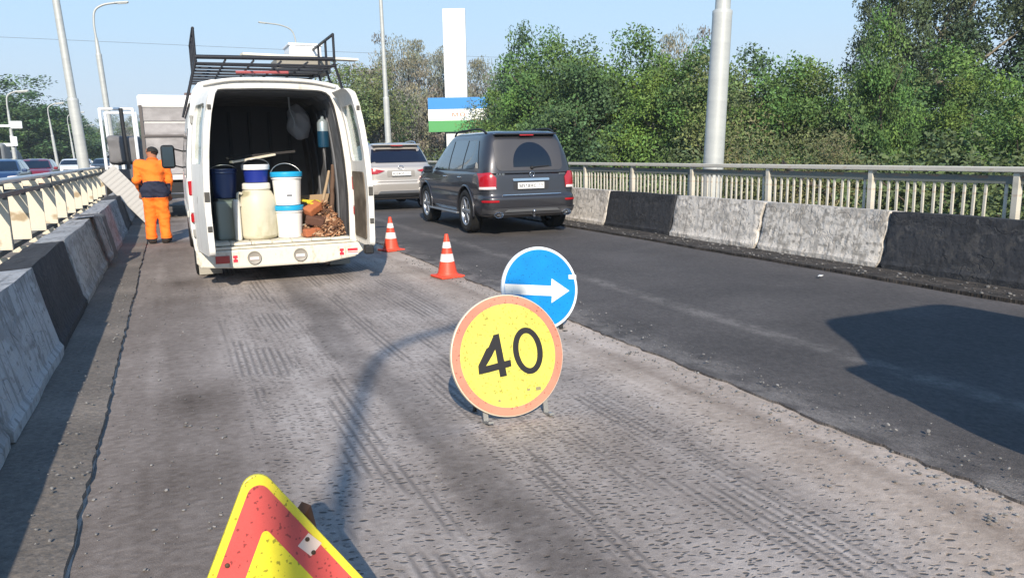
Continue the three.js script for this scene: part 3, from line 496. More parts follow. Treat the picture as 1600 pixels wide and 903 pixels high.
  // rear doors, standing straight back
  for (const s of [-1, 1]) {
    const D = new THREE.Group(); D.name = 'rear_door'; const px = s * .86; D.position.set(px, 0, .03); if (s < 0) D.rotation.y = R(7.5); t.add(D);
    const zt = .77, poly = rrect(.01, .43, zt, 2.16, .07), win = rrect(.1, 1.38, zt - .11, 2.0, .07);
    const f = y => xh(y) + .06, mapD = (d0) => (z, y, d) => [s * (f(y) + d0 + d) - px, y, z];
    mesh('door_panel', boxUV(patch(mapD(0), poly, 0, .06, [win], .12), .8, s * .3), vanWhite, D);
    mesh('door_window', patch(mapD(.025), win, 0, .006, [], .12), phys(0xdfe8e6, .03, { transmission: .9, thickness: 0 }), D);
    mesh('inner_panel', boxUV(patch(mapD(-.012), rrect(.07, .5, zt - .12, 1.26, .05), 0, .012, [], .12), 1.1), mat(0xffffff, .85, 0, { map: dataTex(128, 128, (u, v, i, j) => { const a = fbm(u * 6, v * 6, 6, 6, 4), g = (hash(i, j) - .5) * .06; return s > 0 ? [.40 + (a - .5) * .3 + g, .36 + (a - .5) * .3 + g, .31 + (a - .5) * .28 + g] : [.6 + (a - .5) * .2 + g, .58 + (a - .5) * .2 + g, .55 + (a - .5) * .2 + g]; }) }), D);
    mesh('latch', [box(.05, .1, .012, s * (f(1.05) + .03) - px, 1.05, zt + .004, .004), box(.045, .06, .012, s * (f(.72) + .03) - px, .72, zt + .004, .004), box(.035, .05, .012, s * (f(1.95) + .03) - px, 1.95, zt + .004, .004)], mat(0x5a5752, .5, .5), D);
    if (s > 0) mesh('door_bump_stop', box(.1, .1, .12, s * (f(.4) - .01) - px, .4, zt - .04, .02), blackPlastic, D);
  }
  // roof rack of black tube
  const rk = mat(0x20222a, .5, .3), W = .76, rz0 = -.12, rz1 = -3.0, y0 = 2.5;
  for (const s of [-1, 1]) {
    mesh('rack_side_rail', [bar([s * W, y0, rz0], [s * W, y0, rz1], .019), bar([s * W, y0 + .34, rz0], [s * W, y0 + .34, rz0 - 1.5], .017), ...[0, .5, 1, 1.5].map(k => bar([s * W, y0, rz0 - k], [s * W, y0 + .34, rz0 - k], .015))], rk, t);
    mesh('rack_leg', [0, .55, 1.1, 2.0, 2.8].map(k => bar([s * W, y0, rz0 - k], [s * .9, 2.02, rz0 - k - .03], .016)), rk, t);
  }
  for (let k = 0; k < 9; k++) mesh('rack_cross_bar', k ? bar([-W, y0, rz0 - .36 * k], [W, y0, rz0 - .36 * k], .015) : merge([bar([-W, y0 + .04, rz0], [W, y0 + .06, rz0], .024), bar([-W, y0 - .03, rz0 + .02], [W, y0 - .02, rz0 + .02], .013)]), rk, t);
  for (const x of [-.45, -.15, .15, .45]) mesh('rack_long_bar', bar([x, y0 + .015, rz0], [x, y0 + .015, rz1], .012), rk, t);
}
const inVan = (x, y, z) => [VX + x * Math.cos(R(-.4)) + z * Math.sin(R(-.4)), y, VZ - x * Math.sin(R(-.4)) + z * Math.cos(R(-.4))];
const FL = .484;
{ // on the rack
  const pk = thing('white_crate', 'white plastic crate strapped on the van roof rack', 'crate', inVan(.66, 2.73, -1.75)); mesh('crate_body', box(.42, .16, .5, 0, .08, 0, .02), mat(0xe9ebee, .5), pk); mesh('crate_lid', box(.45, .03, .53, 0, .172, 0, .01), mat(0xf0f1f3, .45), pk);
  tag(mesh('timber_stack', box(.7, .19, .6, 0, 0, 0, .01).translate(...inVan(.62, 2.626, -1.75)), mat(0x8f8a80, .8)), 'grey bundle under the white crate on the van roof rack', 'bundle');
  tag(mesh('roof_plank', boxUV(T(box(1.5, .03, .16, 0, 0, 0, .004), ...inVan(.55, 2.70, -1.2), 0, R(8))), mat(0xd8d3c4, .8)), 'pale plank lying across the van roof rack', 'plank');
  tag(mesh('roof_ladder_pole', T(bar([-.3, 0, 0], [.3, .0, .1], .018), ...inVan(.0, 2.45, -.75)), mat(0x9a4a4c, .7)), 'reddish pole lying on the van roof rack', 'pole');
}
// ---------- the load in the van ----------
const plasticWhite = mat(0xeeeeea, .38), plasticCream = mat(0xffffff, .5, 0, { map: dataTex(256, 256, (u, v, i, j) => { const a = fbm(u * 6, v * 5, 6, 5, 5), d = smooth(.5, .75, a) * .16, f = (hash(i, j) - .5) * .03; return [.80 - d + f, .775 - d + f, .69 - d * 1.2 + f]; }) });
const lidBlue = mat(0x1f9fd0, .4), pailBlue = mat(0x1d2f86, .4), pailNavy = mat(0x14264f, .42), wireM = mat(0xb8b8b6, .35, .8);
function pail(name, label, pos, o) {
  const t = thing(name, label, 'bucket', pos, o.turn || 0), r = o.r, h = o.h;
  mesh('pail', lathe([[0, 0], [r * .84, 0], [r * .86, .01], [r * .97, h * .84], [r * 1.04, h * .845], [r * 1.04, h * .87], [r * .98, h * .875], [r * 1.0, h * .95], [r * 1.05, h * .955], [r * 1.05, h], [r * .98, h], [r * .83, .02], [0, .02]], 40), o.m, t);
  if (o.lid) mesh('lid', lathe([[0, h + .012], [r * .86, h + .012], [r * .9, h + .024], [r * 1.07, h + .024], [r * 1.08, h + .01], [r * 1.08, h - .03], [r * 1.06, h - .032]], 40), o.lid, t);
  if (o.rim) mesh('rim', lathe([[r * 1.0, h - .05], [r * 1.07, h - .05], [r * 1.07, h + .01], [r * 1.0, h + .01]], 40), o.rim, t);
  if (o.handle) { const a = []; for (let k = 0; k <= 16; k++) { const q = Math.PI * k / 16; a.push([r * 1.07 * Math.cos(q), h * .9 + o.handle * .16 * Math.sin(q), Math.sin(q) * (o.hz ?? .1)]); } mesh('handle', tube(a, .005, 30, 6), wireM, t); }
  if (o.mark) mesh('label_mark', T(box(.06, .014, .003), ...[0, h * .33, r * .925]), mat(0x3a3f52, .6), t);
  return t;
}
pail('white_bucket', 'lower white bucket of the stack standing in the van', inVan(.14, FL, -.28), { r: .165, h: .36, m: plasticWhite, lid: lidBlue });
pail('white_bucket', 'upper white bucket with bright blue lid stacked in the van', inVan(.14, FL + .386, -.28), { r: .172, h: .37, m: plasticWhite, lid: lidBlue, handle: 1, hz: -.1, mark: 1 });
{
  const t = thing('cream_barrel', 'cream plastic barrel with side handles standing in the van', 'barrel', inVan(-.21, FL, -.32), .2);
  mesh('barrel_body', lathe([[0, 0], [.17, 0], [.205, .02], [.218, .06], [.222, .3], [.218, .42], [.2, .5], [.17, .56], [.15, .575], [.15, .6], [.14, .6], [0, .6]], 48), plasticCream, t);
  mesh('screw_lid', lathe([[0, .66], [.145, .66], [.16, .65], [.162, .6], [.158, .585], [.15, .585]], 48), mat(0xe4dfd4, .5), t);
  for (const s of [-1, 1]) mesh('handle', tube([[s * .19, .54, .06], [s * .235, .55, .07], [s * .24, .46, .07], [s * .215, .4, .065]], .016, 20, 8), mat(0xc9c4b4, .5), t);
}
pail('blue_bucket', 'royal blue bucket with white rim set on the cream barrel', inVan(-.2, FL + .664, -.34), { r: .15, h: .2, m: pailBlue, rim: mat(0xe4e4e6, .5), handle: .6 });
{
  const t = thing('grey_canister', 'grey green canister in the left corner of the van', 'canister', inVan(-.555, FL, -.42), .1);
  mesh('canister_body', box(.26, .46, .24, 0, .23, 0, .035), mat(0x9aa096, .55), t); mesh('canister_top', box(.2, .03, .18, 0, .472, 0, .01), mat(0x878d84, .55), t);
  tag(mesh('white_tube', T(lathe([[0, 0], [.035, 0], [.04, .02], [.04, .45], [.03, .48], [0, .48]], 20), ...inVan(-.455, FL, -.2)), mat(0xdedcd4, .5)), 'slim white tube between the grey canister and the barrel', 'tube');
}
pail('navy_bucket', 'dark navy bucket standing on the grey canister', inVan(-.555, FL + .49, -.42), { r: .15, h: .34, m: pailNavy, handle: .5 });
tag(mesh('pale_board', boxUV(T(box(.52, .025, .11, 0, 0, 0, .004), ...inVan(-.22, FL + .945, -.34), 0, R(10), R(9))), mat(0xcfc4b0, .8)), 'pale wooden board tilted on top of the blue bucket', 'board');
tag(mesh('dark_board', T(box(.8, .03, .14, 0, 0, 0, .004), ...inVan(-.1, FL + .985, -.56), 0, R(-6), R(5)), mat(0x2a2624, .8)), 'dark board lying across the buckets behind the pale board', 'board');
{ // rubble and chips on the right
  const chips = [mat(0x7d563c, .9), mat(0x9a6e4f, .9), mat(0x5a4031, .9), mat(0xb7977a, .9)];
  const g = []; for (let k = 0; k < 4; k++) g.push([]);
  for (let k = 0; k < 900; k++) {
    const a = rr(0, 6.28), q = Math.sqrt(rnd()), x = .54 + .27 * q * Math.cos(a), z = -.3 + .3 * q * Math.sin(a), hh = .36 * Math.pow(1 - q, .8) * (.8 + .5 * smooth(.4, .65, x));
    const c = T(box(rr(.03, .09), rr(.006, .02), rr(.02, .05)), 0, 0, 0, rr(-.9, .9), rr(0, 3), rr(-.9, .9)); c.translate(...inVan(Math.min(x, .76), FL + .02 + hh * rnd() ** .5, z)); g[k % 4].push(c);
  }
  const t = thing('rubble_pile', 'pile of brown wood chips and broken bits in the van', 'rubble', inVan(.56, FL, -.3));
  const inv = new THREE.Matrix4().makeTranslation(...inVan(.56, FL, -.3).map(v => -v));
  g.forEach((l, k) => tag(mesh('chips', merge(l).applyMatrix4(inv), chips[k], t), null, null, null, 'stuff'));
  tag(mesh('brick', wobble(tess(T(box(.2, .1, .12), ...inVan(.42, FL + .33, -.22), R(20), R(25), R(28)), .04), .012, 14), mat(0xa9653f, .9)), 'orange brown brick on top of the rubble in the van', 'brick');
  tag(mesh('brick', wobble(tess(T(box(.22, .1, .12), ...inVan(.44, FL + .19, -.16), R(10), R(-30), R(-14)), .04), .014, 14, 4), mat(0x5a3d31, .9)), 'dark brown brick under the orange one in the van', 'brick');
  tag(mesh('brick', wobble(tess(T(box(.2, .09, .1), ...inVan(.38, FL + .06, -.12), 0, R(12), R(4)), .04), .012, 14, 9), mat(0xa5603f, .9)), 'reddish brick lying on the van floor beside the white bucket', 'brick');
  const cl = wobble(tess(T(box(.22, .02, .15), ...inVan(.43, FL + .41, -.3), R(15), R(10), R(-10)), .03), .07, 9); tag(mesh('yellow_cloth', cl, mat(0xd9c437, .85)), 'crumpled yellow cloth above the bricks in the van', 'cloth');
  tag(mesh('cardboard_sheet', boxUV(T(box(.42, .36, .012), ...inVan(.52, FL + .3, -.66), R(-14), 0, R(2))), mat(0x9a8266, .9)), 'cardboard sheet leaning behind the rubble in the van', 'cardboard');
  tag(mesh('wooden_stake', wobble(tess(bar(inVan(.5, FL + .15, -.35), inVan(.68, FL + .78, -.45), .022, .016, 8), .06), .012, 9), mat(0xa58f74, .9)), 'wooden stake sticking up out of the rubble in the van', 'stake');
  tag(mesh('wooden_stake', wobble(tess(bar(inVan(.66, FL + .1, -.4), inVan(.745, FL + .85, -.5), .03, .024, 8), .06), .016, 9, 5), mat(0x5f4a3c, .9)), 'darker stake leaning on the right wall of the van', 'stake');
}
{ // hanging things
  let g = new THREE.SphereGeometry(1, 36, 28); g.scale(.16, .21, .12); g = wobble(g, .13, 6, 3); T(g, ...inVan(.44, 1.88, -1.05)); tag(mesh('hanging_bag', g, mat(0x9c9ca1, .55)), 'crumpled white plastic bag hanging inside the van', 'bag');
  const t = thing('gas_bottle', 'blue and silver bottle hanging at the right inside the van', 'bottle', inVan(.63, 1.54, -.42));
  mesh('bottle_body', lathe([[0, 0], [.06, 0], [.07, .015], [.07, .17], [.068, .2]], 28), mat(0x11384f, .35), t); mesh('bottle_top', lathe([[.068, .2], [.066, .3], [.045, .335], [.02, .35], [.02, .39], [0, .39]], 28), mat(0xb9c6cc, .25, .6), t);
  tag(mesh('hanging_strap', tube([inVan(.3, 2.17, -.8), inVan(.31, 2.0, -.8), inVan(.35, 1.88, -.79), inVan(.34, 1.8, -.79)], .012, 20, 6), mat(0x9a9ca0, .5)), 'grey strap hanging from the van roof beside the bag', 'strap');
}

// ---------- road signs on the ground ----------
const scuff = (base, amp, spots, sd) => dataTex(512, 512, (u, v, i, j) => { const a = fbm(u * 5 + sd, v * 5, 5, 5, 4) - .5, f = (hash(i, j + sd) - .5) * .03, s = fbm(u * 70, v * 70 + sd, 70, 70, 2) > spots ? -.3 : 0; return base.map(c => c * (1 + a * amp + s) + f); });
const signMat = (base, amp = .12, spots = .8, sd = 1) => mat(0xffffff, .38, 0, { map: scuff(base, amp, spots, sd) });
const steelGrey = mat(0x9b9a96, .45, .6), woodRaw = mat(0x6e4a33, .9);
const yellowSheet = signMat([.88, .83, .36], .14, .76, 4), redFaded = signMat([.82, .52, .43], .2, .8, 9);
const uvMetres = (g, s = 1.4) => boxUV(g, s, .37, .21);
{ // round yellow 40
  const t = thing('speed_limit_sign', 'round yellow speed limit sign reading 40 with faded red border', 'road sign', [1.61, .008, -3.62]); t.rotation.x = R(-14); t.rotation.z = R(-1.5); t.updateMatrix();
  const r = .336, cy = r + .01;
  mesh('disc', uvMetres(extrude(circle(0, cy, r, r, 72), .018, .004)), mat(0xd8c9b2, .5, .1), t);
  mesh('border', uvMetres(extrude(circle(0, cy, r - .006, r - .006, 72), .003, 0, [circle(0, cy, r - .052, r - .052, 72).reverse()]).translate(0, 0, .0222)), redFaded, t);
  mesh('face', uvMetres(extrude(circle(0, cy, r - .052, r - .052, 72), .0028, 0).translate(0, 0, .0222)), yellowSheet, t);
  const ink = mat(0x17161a, .55), F = .0254;
  const stroke = (pts, d) => extrude(pts, .0014).translate(0, 0, F + d * .0004);
  const four = mesh('digit_four', [stroke([[-.084, cy + .118], [-.048, cy + .125], [-.022, cy - .11], [-.064, cy - .113]], 0), stroke([[-.078, cy + .122], [-.05, cy + .085], [-.1, cy + .008], [-.15, cy - .056], [-.184, cy - .036], [-.13, cy + .048], [-.116, cy + .056]], 4), stroke([[-.186, cy - .085], [-.186, cy - .038], [-.14, cy - .044], [.006, cy - .024], [.008, cy - .06], [-.13, cy - .08]], 8)], ink, t); void four;
  const o = circle(.118, cy + .015, .09, .13, 48), i = circle(.118, cy + .015, .056, .097, 48).reverse();
  mesh('digit_zero', stroke(o.map(([x, y]) => [x + (y - cy) * -.05, y]), 0) && extrude(o.map(([x, y]) => [x - (y - cy) * .05, y]), .0014, 0, [i.map(([x, y]) => [x - (y - cy) * .05, y])]).translate(0, 0, F), ink, t);
  for (const x of [-.155, .21]) mesh('foot', [box(.028, .13, .012, x, .045, -.012), box(.03, .012, .09, x, .0, .02)], steelGrey, t);
  mesh('back_strut', [bar([-.14, .34, -.006], [-.14, -.11, -.33], .012), bar([.16, .34, -.006], [.16, -.11, -.33], .012), bar([-.14, -.02, -.27], [.16, -.02, -.27], .01)], mat(0x4a4844, .6, .3), t);
  mesh('tape_mark', [box(.03, .02, .002, .16, cy - .2, F, 0), box(.014, .012, .002, -.08, cy - .24, F, 0), box(.02, .01, .002, .1, cy - .2, F, 0)], mat(0x8a8060, .8), t);
}
{ // round blue arrow
  const t = thing('direction_sign', 'round blue sign with a white arrow pointing right, behind the yellow one', 'road sign', [2.65, .008, -5.38]); t.rotation.x = R(-13); t.rotation.z = R(-6);
  const r = .343, cy = r + .005;
  mesh('disc', uvMetres(extrude(circle(0, cy, r, r, 72), .018, .004)), signMat([.86, .88, .89], .06, .9, 3), t);
  mesh('face', uvMetres(extrude(circle(0, cy, r - .024, r - .024, 72), .003, 0).translate(0, 0, .0222)), signMat([.03, .52, .80], .16, .82, 6), t);
  mesh('arrow', uvMetres(extrude([[-.315, cy - .05], [.1, cy - .06], [.095, cy - .118], [.262, cy - .015], [.1, cy + .083], [.095, cy + .022], [-.318, cy + .032]], .002).translate(0, 0, .0254)), signMat([.9, .9, .88], .05, .9, 8), t);
  mesh('sticker', box(.07, .035, .002, r - .05, cy + .1, .0265), mat(0xe2e4e4, .6), t);
  for (const x of [-.17, .2]) mesh('foot', [box(.03, .12, .012, x, .05, -.012), box(.034, .012, .12, x, .0, .01)], mat(0x2b2b2c, .6, .4), t);
  mesh('back_strut', [bar([-.14, .34, -.006], [-.14, -.1, -.33], .012), bar([.16, .34, -.006], [.16, -.1, -.33], .012)], mat(0x3b3b3b, .6, .4), t);
}
{ // triangle in the foreground
  const t = thing('warning_sign', 'yellow triangular warning sign with red border in the foreground', 'road sign', [.19, .01, -2.03]); t.rotation.set(R(-11), R(0), R(4.5));
  const tri = (s, y0, rad) => { const h = s * .866, P = [[0, y0 + h], [-s / 2, y0], [s / 2, y0]], o = []; for (let k = 0; k < 3; k++) { const [x, y] = P[k], cx = 0, cyy = y0 + h / 3, L = Math.hypot(x - cx, y - cyy), c = [x + (cx - x) / L * 2 * rad, y + (cyy - y) / L * 2 * rad], a0 = [150, 270, 30][k]; const st = [30, 150, 270][k]; void a0; for (let q = 0; q <= 8; q++) { const a = R(st + q * 15); o.push([c[0] + rad * Math.cos(a), c[1] + rad * Math.sin(a)]); } } return o; };
  mesh('plate', uvMetres(extrude(tri(.76, -.045, .045), .016, .003)), signMat([.92, .85, .22], .1, .8, 12), t);
  mesh('border', uvMetres(extrude(tri(.685, -.022, .032), .003, 0, [tri(.425, .052, .012).reverse()]).translate(0, 0, .0192)), signMat([.82, .33, .31], .22, .78, 15), t);
  mesh('face', uvMetres(extrude(tri(.425, .052, .012), .0028, 0).translate(0, 0, .0192)), signMat([.92, .86, .2], .12, .74, 18), t);
  mesh('worn_tape', [T(box(.05, .045, .0012), .112, .335, .0228, 0, 0, R(-52))], mat(0xead0bd, .55), t);
  mesh('bolt', [[-.112, .345], [.108, .352], [.118, .31]].map(([x, y]) => T(lathe([[0, .006], [.006, .005], [.007, 0]], 10).rotateX(Math.PI / 2), x, y, .0222)), mat(0x4d3a26, .7), t);
  tag(mesh('wooden_prop', [boxUV(bar([.36, .0, -2.42], [.275, .43, -2.15], .024, .022, 4)), boxUV(bar([.06, .0, -2.42], [.1, .40, -2.14], .02, .02, 4))], woodRaw), 'weathered wooden prop behind the yellow triangular sign', 'prop');
}
// ---------- cones ----------
{
  const or = mat(0xffffff, .5, 0, { map: scuff([.86, .30, .20], .14, .84, 20) }), wh = mat(0xe9e2db, .45, 0);
  const make = (label, pos, turn) => {
    const t = thing('traffic_cone', label, 'traffic cone', pos, turn, 'traffic cones beside the van'), R0 = y => .125 - y * .205;
    mesh('base', uvMetres(T(new RoundedBoxGeometry(.31, .03, .31, 3, .014), 0, .015, 0), 2), or, t);
    mesh('cone_body', uvMetres(lathe([[.135, .028], [.128, .04], [R0(.06), .06], [R0(.5), .5], [.02, .512], [.012, .508], [.012, .44]], 36), 2), or, t);
    mesh('white_band', lathe([[R0(.19) + .0015, .19], [R0(.28) + .002, .28]], 36), wh, t);
    mesh('white_band', lathe([[R0(.35) + .0015, .35], [R0(.42) + .002, .42]], 36), wh, t);
  };
  make('orange traffic cone just right of the van rear door', [3.0, .002, -11.2], .3); make('orange traffic cone nearer the blue arrow sign', [2.92, .002, -8.4], .15);
}
// ---------- worker ----------
{
  const J = { // x, y, z, radius; the worker stands with his back to the camera, stooping forward
    hipL: [-.09, .88, 0, .12], hipR: [.09, .88, 0, .12], kneeL: [-.105, .47, -.03, .09], kneeR: [.11, .47, -.02, .09], ankL: [-.11, .1, .03, .08], ankR: [.125, .1, .04, .08],
    toeL: [-.13, .045, -.12, .04], toeR: [.16, .045, -.12, .04], heelL: [-.105, .045, .07, .042], heelR: [.12, .045, .08, .042],
    waist: [0, .98, -.02, .155], chest: [-.01, 1.22, -.12, .175], shL: [-.2, 1.34, -.17, .095], shR: [.185, 1.33, -.18, .095], neck: [0, 1.44, -.22, .06], head: [-.005, 1.555, -.25, .092],
    elL: [-.27, 1.08, -.13, .062], wrL: [-.24, .9, -.3, .042], elR: [.235, 1.07, -.14, .062], wrR: [.215, .86, -.2, .042],
  };
  const bones = [['hipL', 'kneeL'], ['kneeL', 'ankL'], ['hipR', 'kneeR'], ['kneeR', 'ankR'], ['ankL', 'heelL'], ['heelL', 'toeL'], ['ankR', 'heelR'], ['heelR', 'toeR'], ['hipL', 'hipR'], ['hipL', 'waist'], ['hipR', 'waist'], ['waist', 'chest'], ['chest', 'shL'], ['chest', 'shR'], ['chest', 'neck'], ['neck', 'head'], ['shL', 'elL'], ['elL', 'wrL'], ['shR', 'elR'], ['elR', 'wrR']].map(([a, b]) => [J[a], J[b]]);
  const hand = (w, s) => { const o = []; const [x, y, z] = w; const palm = [x, y - .075, z - .015, .03]; o.push([[x, y, z, .03], palm]); for (let k = 0; k < 4; k++) { const ox = (k - 1.5) * .019, l = [.05, .06, .056, .045][k], a = [palm[0] + ox, palm[1] - .01, palm[2], .0095], b = [a[0], a[1] - l * .7, a[2] - .012, .009], c = [a[0] - s * .003, b[1] - l * .45, b[2] - .03, .008]; o.push([a, b], [b, c]); } const th = [palm[0] - s * .026, palm[1] + .03, palm[2] - .012, .011]; o.push([th, [th[0] - s * .022, th[1] - .03, th[2] - .02, .0095]]); return o; };
  function field(bs, box3, cell, k, paint) {
    const size = Math.max(box3[1][0] - box3[0][0], box3[1][1] - box3[0][1], box3[1][2] - box3[0][2]), res = Math.ceil(size / cell) + 4, mc = new MarchingCubes(res, new THREE.MeshBasicMaterial(), false, false, 200000);
    const half = size / 2 * (res / (res - 4)), c = [0, 1, 2].map(i => (box3[0][i] + box3[1][i]) / 2); mc.isolation = 0; mc.reset();
    const F = mc.field; const val = (x, y, z) => { let s = 0; let m = 1e9; const ds = []; for (const [a, b] of bs) { const bx = b[0] - a[0], by = b[1] - a[1], bz = b[2] - a[2], t = clamp(((x - a[0]) * bx + (y - a[1]) * by + (z - a[2]) * bz) / (bx * bx + by * by + bz * bz)), d = Math.hypot(x - a[0] - bx * t, y - a[1] - by * t, z - a[2] - bz * t) - a[3] - (b[3] - a[3]) * t; ds.push(d); if (d < m) m = d; } for (const d of ds) if (d - m < k * 8) s += Math.exp(-(d - m) / k); return m - k * Math.log(s); };
    for (let z = 0; z < res; z++) for (let y = 0; y < res; y++) for (let x = 0; x < res; x++) { const P = [x, y, z].map((v, i) => c[i] + (v - res / 2) / (res / 2) * half); F[x + y * res + z * res * res] = -val(...P); }
    mc.update(); const n = mc.count ?? mc.geometry.drawRange.count, pos = mc.positionArray.slice(0, n * 3), g = new THREE.BufferGeometry();
    for (let i = 0; i < n; i++) for (let q = 0; q < 3; q++) pos[i * 3 + q] = c[q] + pos[i * 3 + q] * half;
    g.setAttribute('position', new THREE.BufferAttribute(pos, 3)); let h = mergeVertices(g, 1e-5); h.computeVertexNormals(); h = h.toNonIndexed();
    const col = new Float32Array(h.attributes.position.count * 3), p = h.attributes.position, cc = new THREE.Color();
    for (let i = 0; i < p.count; i += 3) { const m = [0, 1, 2].map(q => (p.getComponent(i, q) + p.getComponent(i + 1, q) + p.getComponent(i + 2, q)) / 3); cc.set(paint(...m)); for (let q = 0; q < 3; q++) cc.toArray(col, (i + q) * 3); }
    h.setAttribute('color', new THREE.BufferAttribute(col, 3)); h.deleteAttribute('uv'); return h;
  }
  const paintBody = (x, y, z) => y < .085 ? 0x2a2320 : y > 1.43 ? 0xa06a4e : (Math.abs(x) < .25 && y > .79 && y < 1.04 + z * .25) ? 0x1d2338 : (Math.hypot(x - J.wrL[0], y - J.wrL[1], z - J.wrL[2]) < .05 || Math.hypot(x - J.wrR[0], y - J.wrR[1], z - J.wrR[2]) < .05) ? 0xa06a4e : 0xff7a1e;
  const gs = [field(bones, [[-.42, -.02, -.5], [.42, 1.68, .3]],   .015, .016, paintBody)];
  for (const [w, s] of [[J.wrL, -1], [J.wrR, 1]]) gs.push(field(hand(w, s), [[w[0] - .09, w[1] - .2, w[2] - .1], [w[0] + .09, w[1] + .03, w[2] + .06]], .005, .004, () => 0xa06a4e));
  const t = thing('person', 'worker in orange suit with navy waist and dark cap, back turned', 'person', [-.25, .002, -14.45], R(-4));
  const g = mergeGeometries(gs, false); { const p = g.attributes.position; for (let i = 0; i < p.count; i++) { const y = p.getY(i); if (y > .1 && y < 1.4) { const q = (fbm(p.getX(i) * 9 + 30, y * 17 + p.getX(i) * 6, 999, 999, 3) - .5) * .05, r = (fbm(p.getZ(i) * 9 + 30, y * 13, 999, 999, 3) - .5) * .035; p.setXYZ(i, p.getX(i) + r, y, p.getZ(i) + q); } } const nb = new THREE.BufferGeometry().setAttribute('position', p.clone()), h = mergeVertices(nb, 1e-4); h.computeVertexNormals(); g.setAttribute('normal', h.toNonIndexed().attributes.normal); }
  mesh('figure', g, mat(0xffffff, .85, 0, { vertexColors: true }), t);
  let cap = new THREE.SphereGeometry(.1, 24, 14, 0, Math.PI * 2, 0, Math.PI * .55); cap.scale(1, .95, 1.08); cap = merge([T(cap, .005, 1.555, -.255, R(-14)), T(box(.13, .012, .1, 0, 0, 0, .005), .005, 1.55, -.375, R(18))]);
  mesh('cap', cap, mat(0x23211f, .85), t);
  mesh('collar', T(new THREE.TorusGeometry(.075, .022, 8, 22), 0, 1.42, -.21, R(68)), mat(0xd86512, .85), t);
  mesh('hair', T(new THREE.SphereGeometry(.088, 20, 12, 0, Math.PI * 2, Math.PI * .4, Math.PI * .26), .005, 1.545, -.247), mat(0x2a1d16, .9), t);
  for (const [x, z, a] of [[-.105, .03, .15], [.125, .035, -.2]]) mesh('boot', T(box(.1, .09, .28, 0, 0, 0, .035), x - .01 * Math.sign(x), .047, z - .06, 0, a), mat(0x241d19, .8), t);
}
// ---------- leaning ribbed panel, cloth, litter by the left barrier ----------
{
  const t = thing('ribbed_panel', 'white ribbed sheet leaning from the left barrier towards the worker', 'panel', [-.864, .0, -18.4]);
  // sheet: long axis falls to the right
  const A = V(-.35, 1.2, 0), ax = V(.57, -.71, .0).normalize(), ay = V(.62, .52, -.5).normalize(), L = 1.3, Wd = .37;
  const n = V().crossVectors(ax, ay).normalize(); ay.crossVectors(n, ax).normalize();
  const M4 = new THREE.Matrix4().makeBasis(ax, ay, n).setPosition(A);
  const sheet = box(L, Wd * 1.25, .014, L / 2, 0, 0, .004).applyMatrix4(M4);
  const pm = mat(0xbdb8b0, .7); mesh('sheet', sheet, pm, t);
  for (let k = 0; k < 13; k++) mesh('rib', box(.05, Wd * 1.22, .008, .06 + k * .095, 0, .0085, .0035).applyMatrix4(M4), pm, t);
  const c = new THREE.PlaneGeometry(.42, 1.0, 26, 48), p = c.attributes.position;
  for (let i = 0; i < p.count; i++) { const x = p.getX(i), s = p.getY(i) + .5, w = (fbm(x * 7 + 2, s * 5, 999, 999, 3) - .5) * .05; let X, Y; if (s < .3) { X = -1.22 + s; Y = .715; } else if (s < .38) { const q = (s - .3) / .08; X = -.92 + .06 * q; Y = .715 - .03 * q * q; } else { const q = s - .38; X = -.86 + q * .18; Y = .68 - q * .94; } p.setXYZ(i, X + w * .6 + .012, Math.max(.05, Y + Math.abs(w) * .5), -11.6 + x * (1 + .3 * s) + w); }
  c.computeVertexNormals(); tag(mesh('dark_cloth', c, mat(0x5a5a5c, .95, 0, { side: THREE.DoubleSide })), 'dark grey cloth draped over the left barrier', 'cloth');
  tag(mesh('litter_bag', wobble(T(new THREE.SphereGeometry(.1, 24, 18).scale(1, .6, 1.3), -1.45, .24, -11.0), .09, 7), mat(0xc9b8b4, .7)), 'crumpled pale bag lying behind the left barrier', 'bag');
  tag(mesh('litter_can', T(lathe([[0, 0], [.033, 0], [.035, .01], [.035, .11], [.028, .125], [0, .125]], 20).rotateZ(1.4), -1.42, .21, -10.3), mat(0xb43c2e, .4, .3)), 'red can lying behind the left barrier', 'can');
}

// ---------- lamp posts ----------
const galv = mat(0xffffff, .5, .15, { map: dataTex(128, 256, (u, v, i, j) => { const a = fbm(u * 4, v * 16, 4, 16, 4), f = (hash(i, j) - .5) * .04; return [.70 + (a - .5) * .07 + f, .71 + (a - .5) * .07 + f, .70 + (a - .5) * .06 + f]; }) });
function lampPost(label, x, z, o) {
  const t = thing('street_lamp', label, 'street lamp', [x, o.y || 0, z], 0, o.group), r = o.r, h = o.h; t.rotation.z = R(o.lean || 0);
  mesh('base_flange', lathe([[0, 0], [r * 2.2, 0], [r * 2.2, .04], [r * 1.3, .05], [r * 1.25, .12], [r, .14]], 20), galv, t);
  mesh('shaft', boxUV(lathe([[r, .1], [r * .92, o.step], [r * .94, o.step + .01], [r * .94, o.step + .07], [r * .72, o.step + .1], [r * .5, h * .82]], 24)), galv, t);
  const s = o.side || 1, a = o.arm || 1.6;
  mesh('arm', tube([[0, h * .8, 0], [0, h * .9, 0], [s * a * .12, h * .965, 0], [s * a * .45, h * .993, 0], [s * a, h + .06, 0]], r * .36, 30), galv, t);
  const head = mesh('lamp_head', T(box(.62, .09, .2, 0, 0, 0, .04), s * (a + .25), h + .075, 0, 0, 0, s * R(5)), galv, t); mesh('lens', T(box(.42, .03, .15, 0, 0, 0, .012), s * (a + .28), h + .028, 0, 0, 0, s * R(5)), mat(0xd9dcd8, .3), head);
  if (o.door) mesh('service_door', box(.11, .34, .02, 0, .75, r * .97, .006), galv, t);
  return t;
}
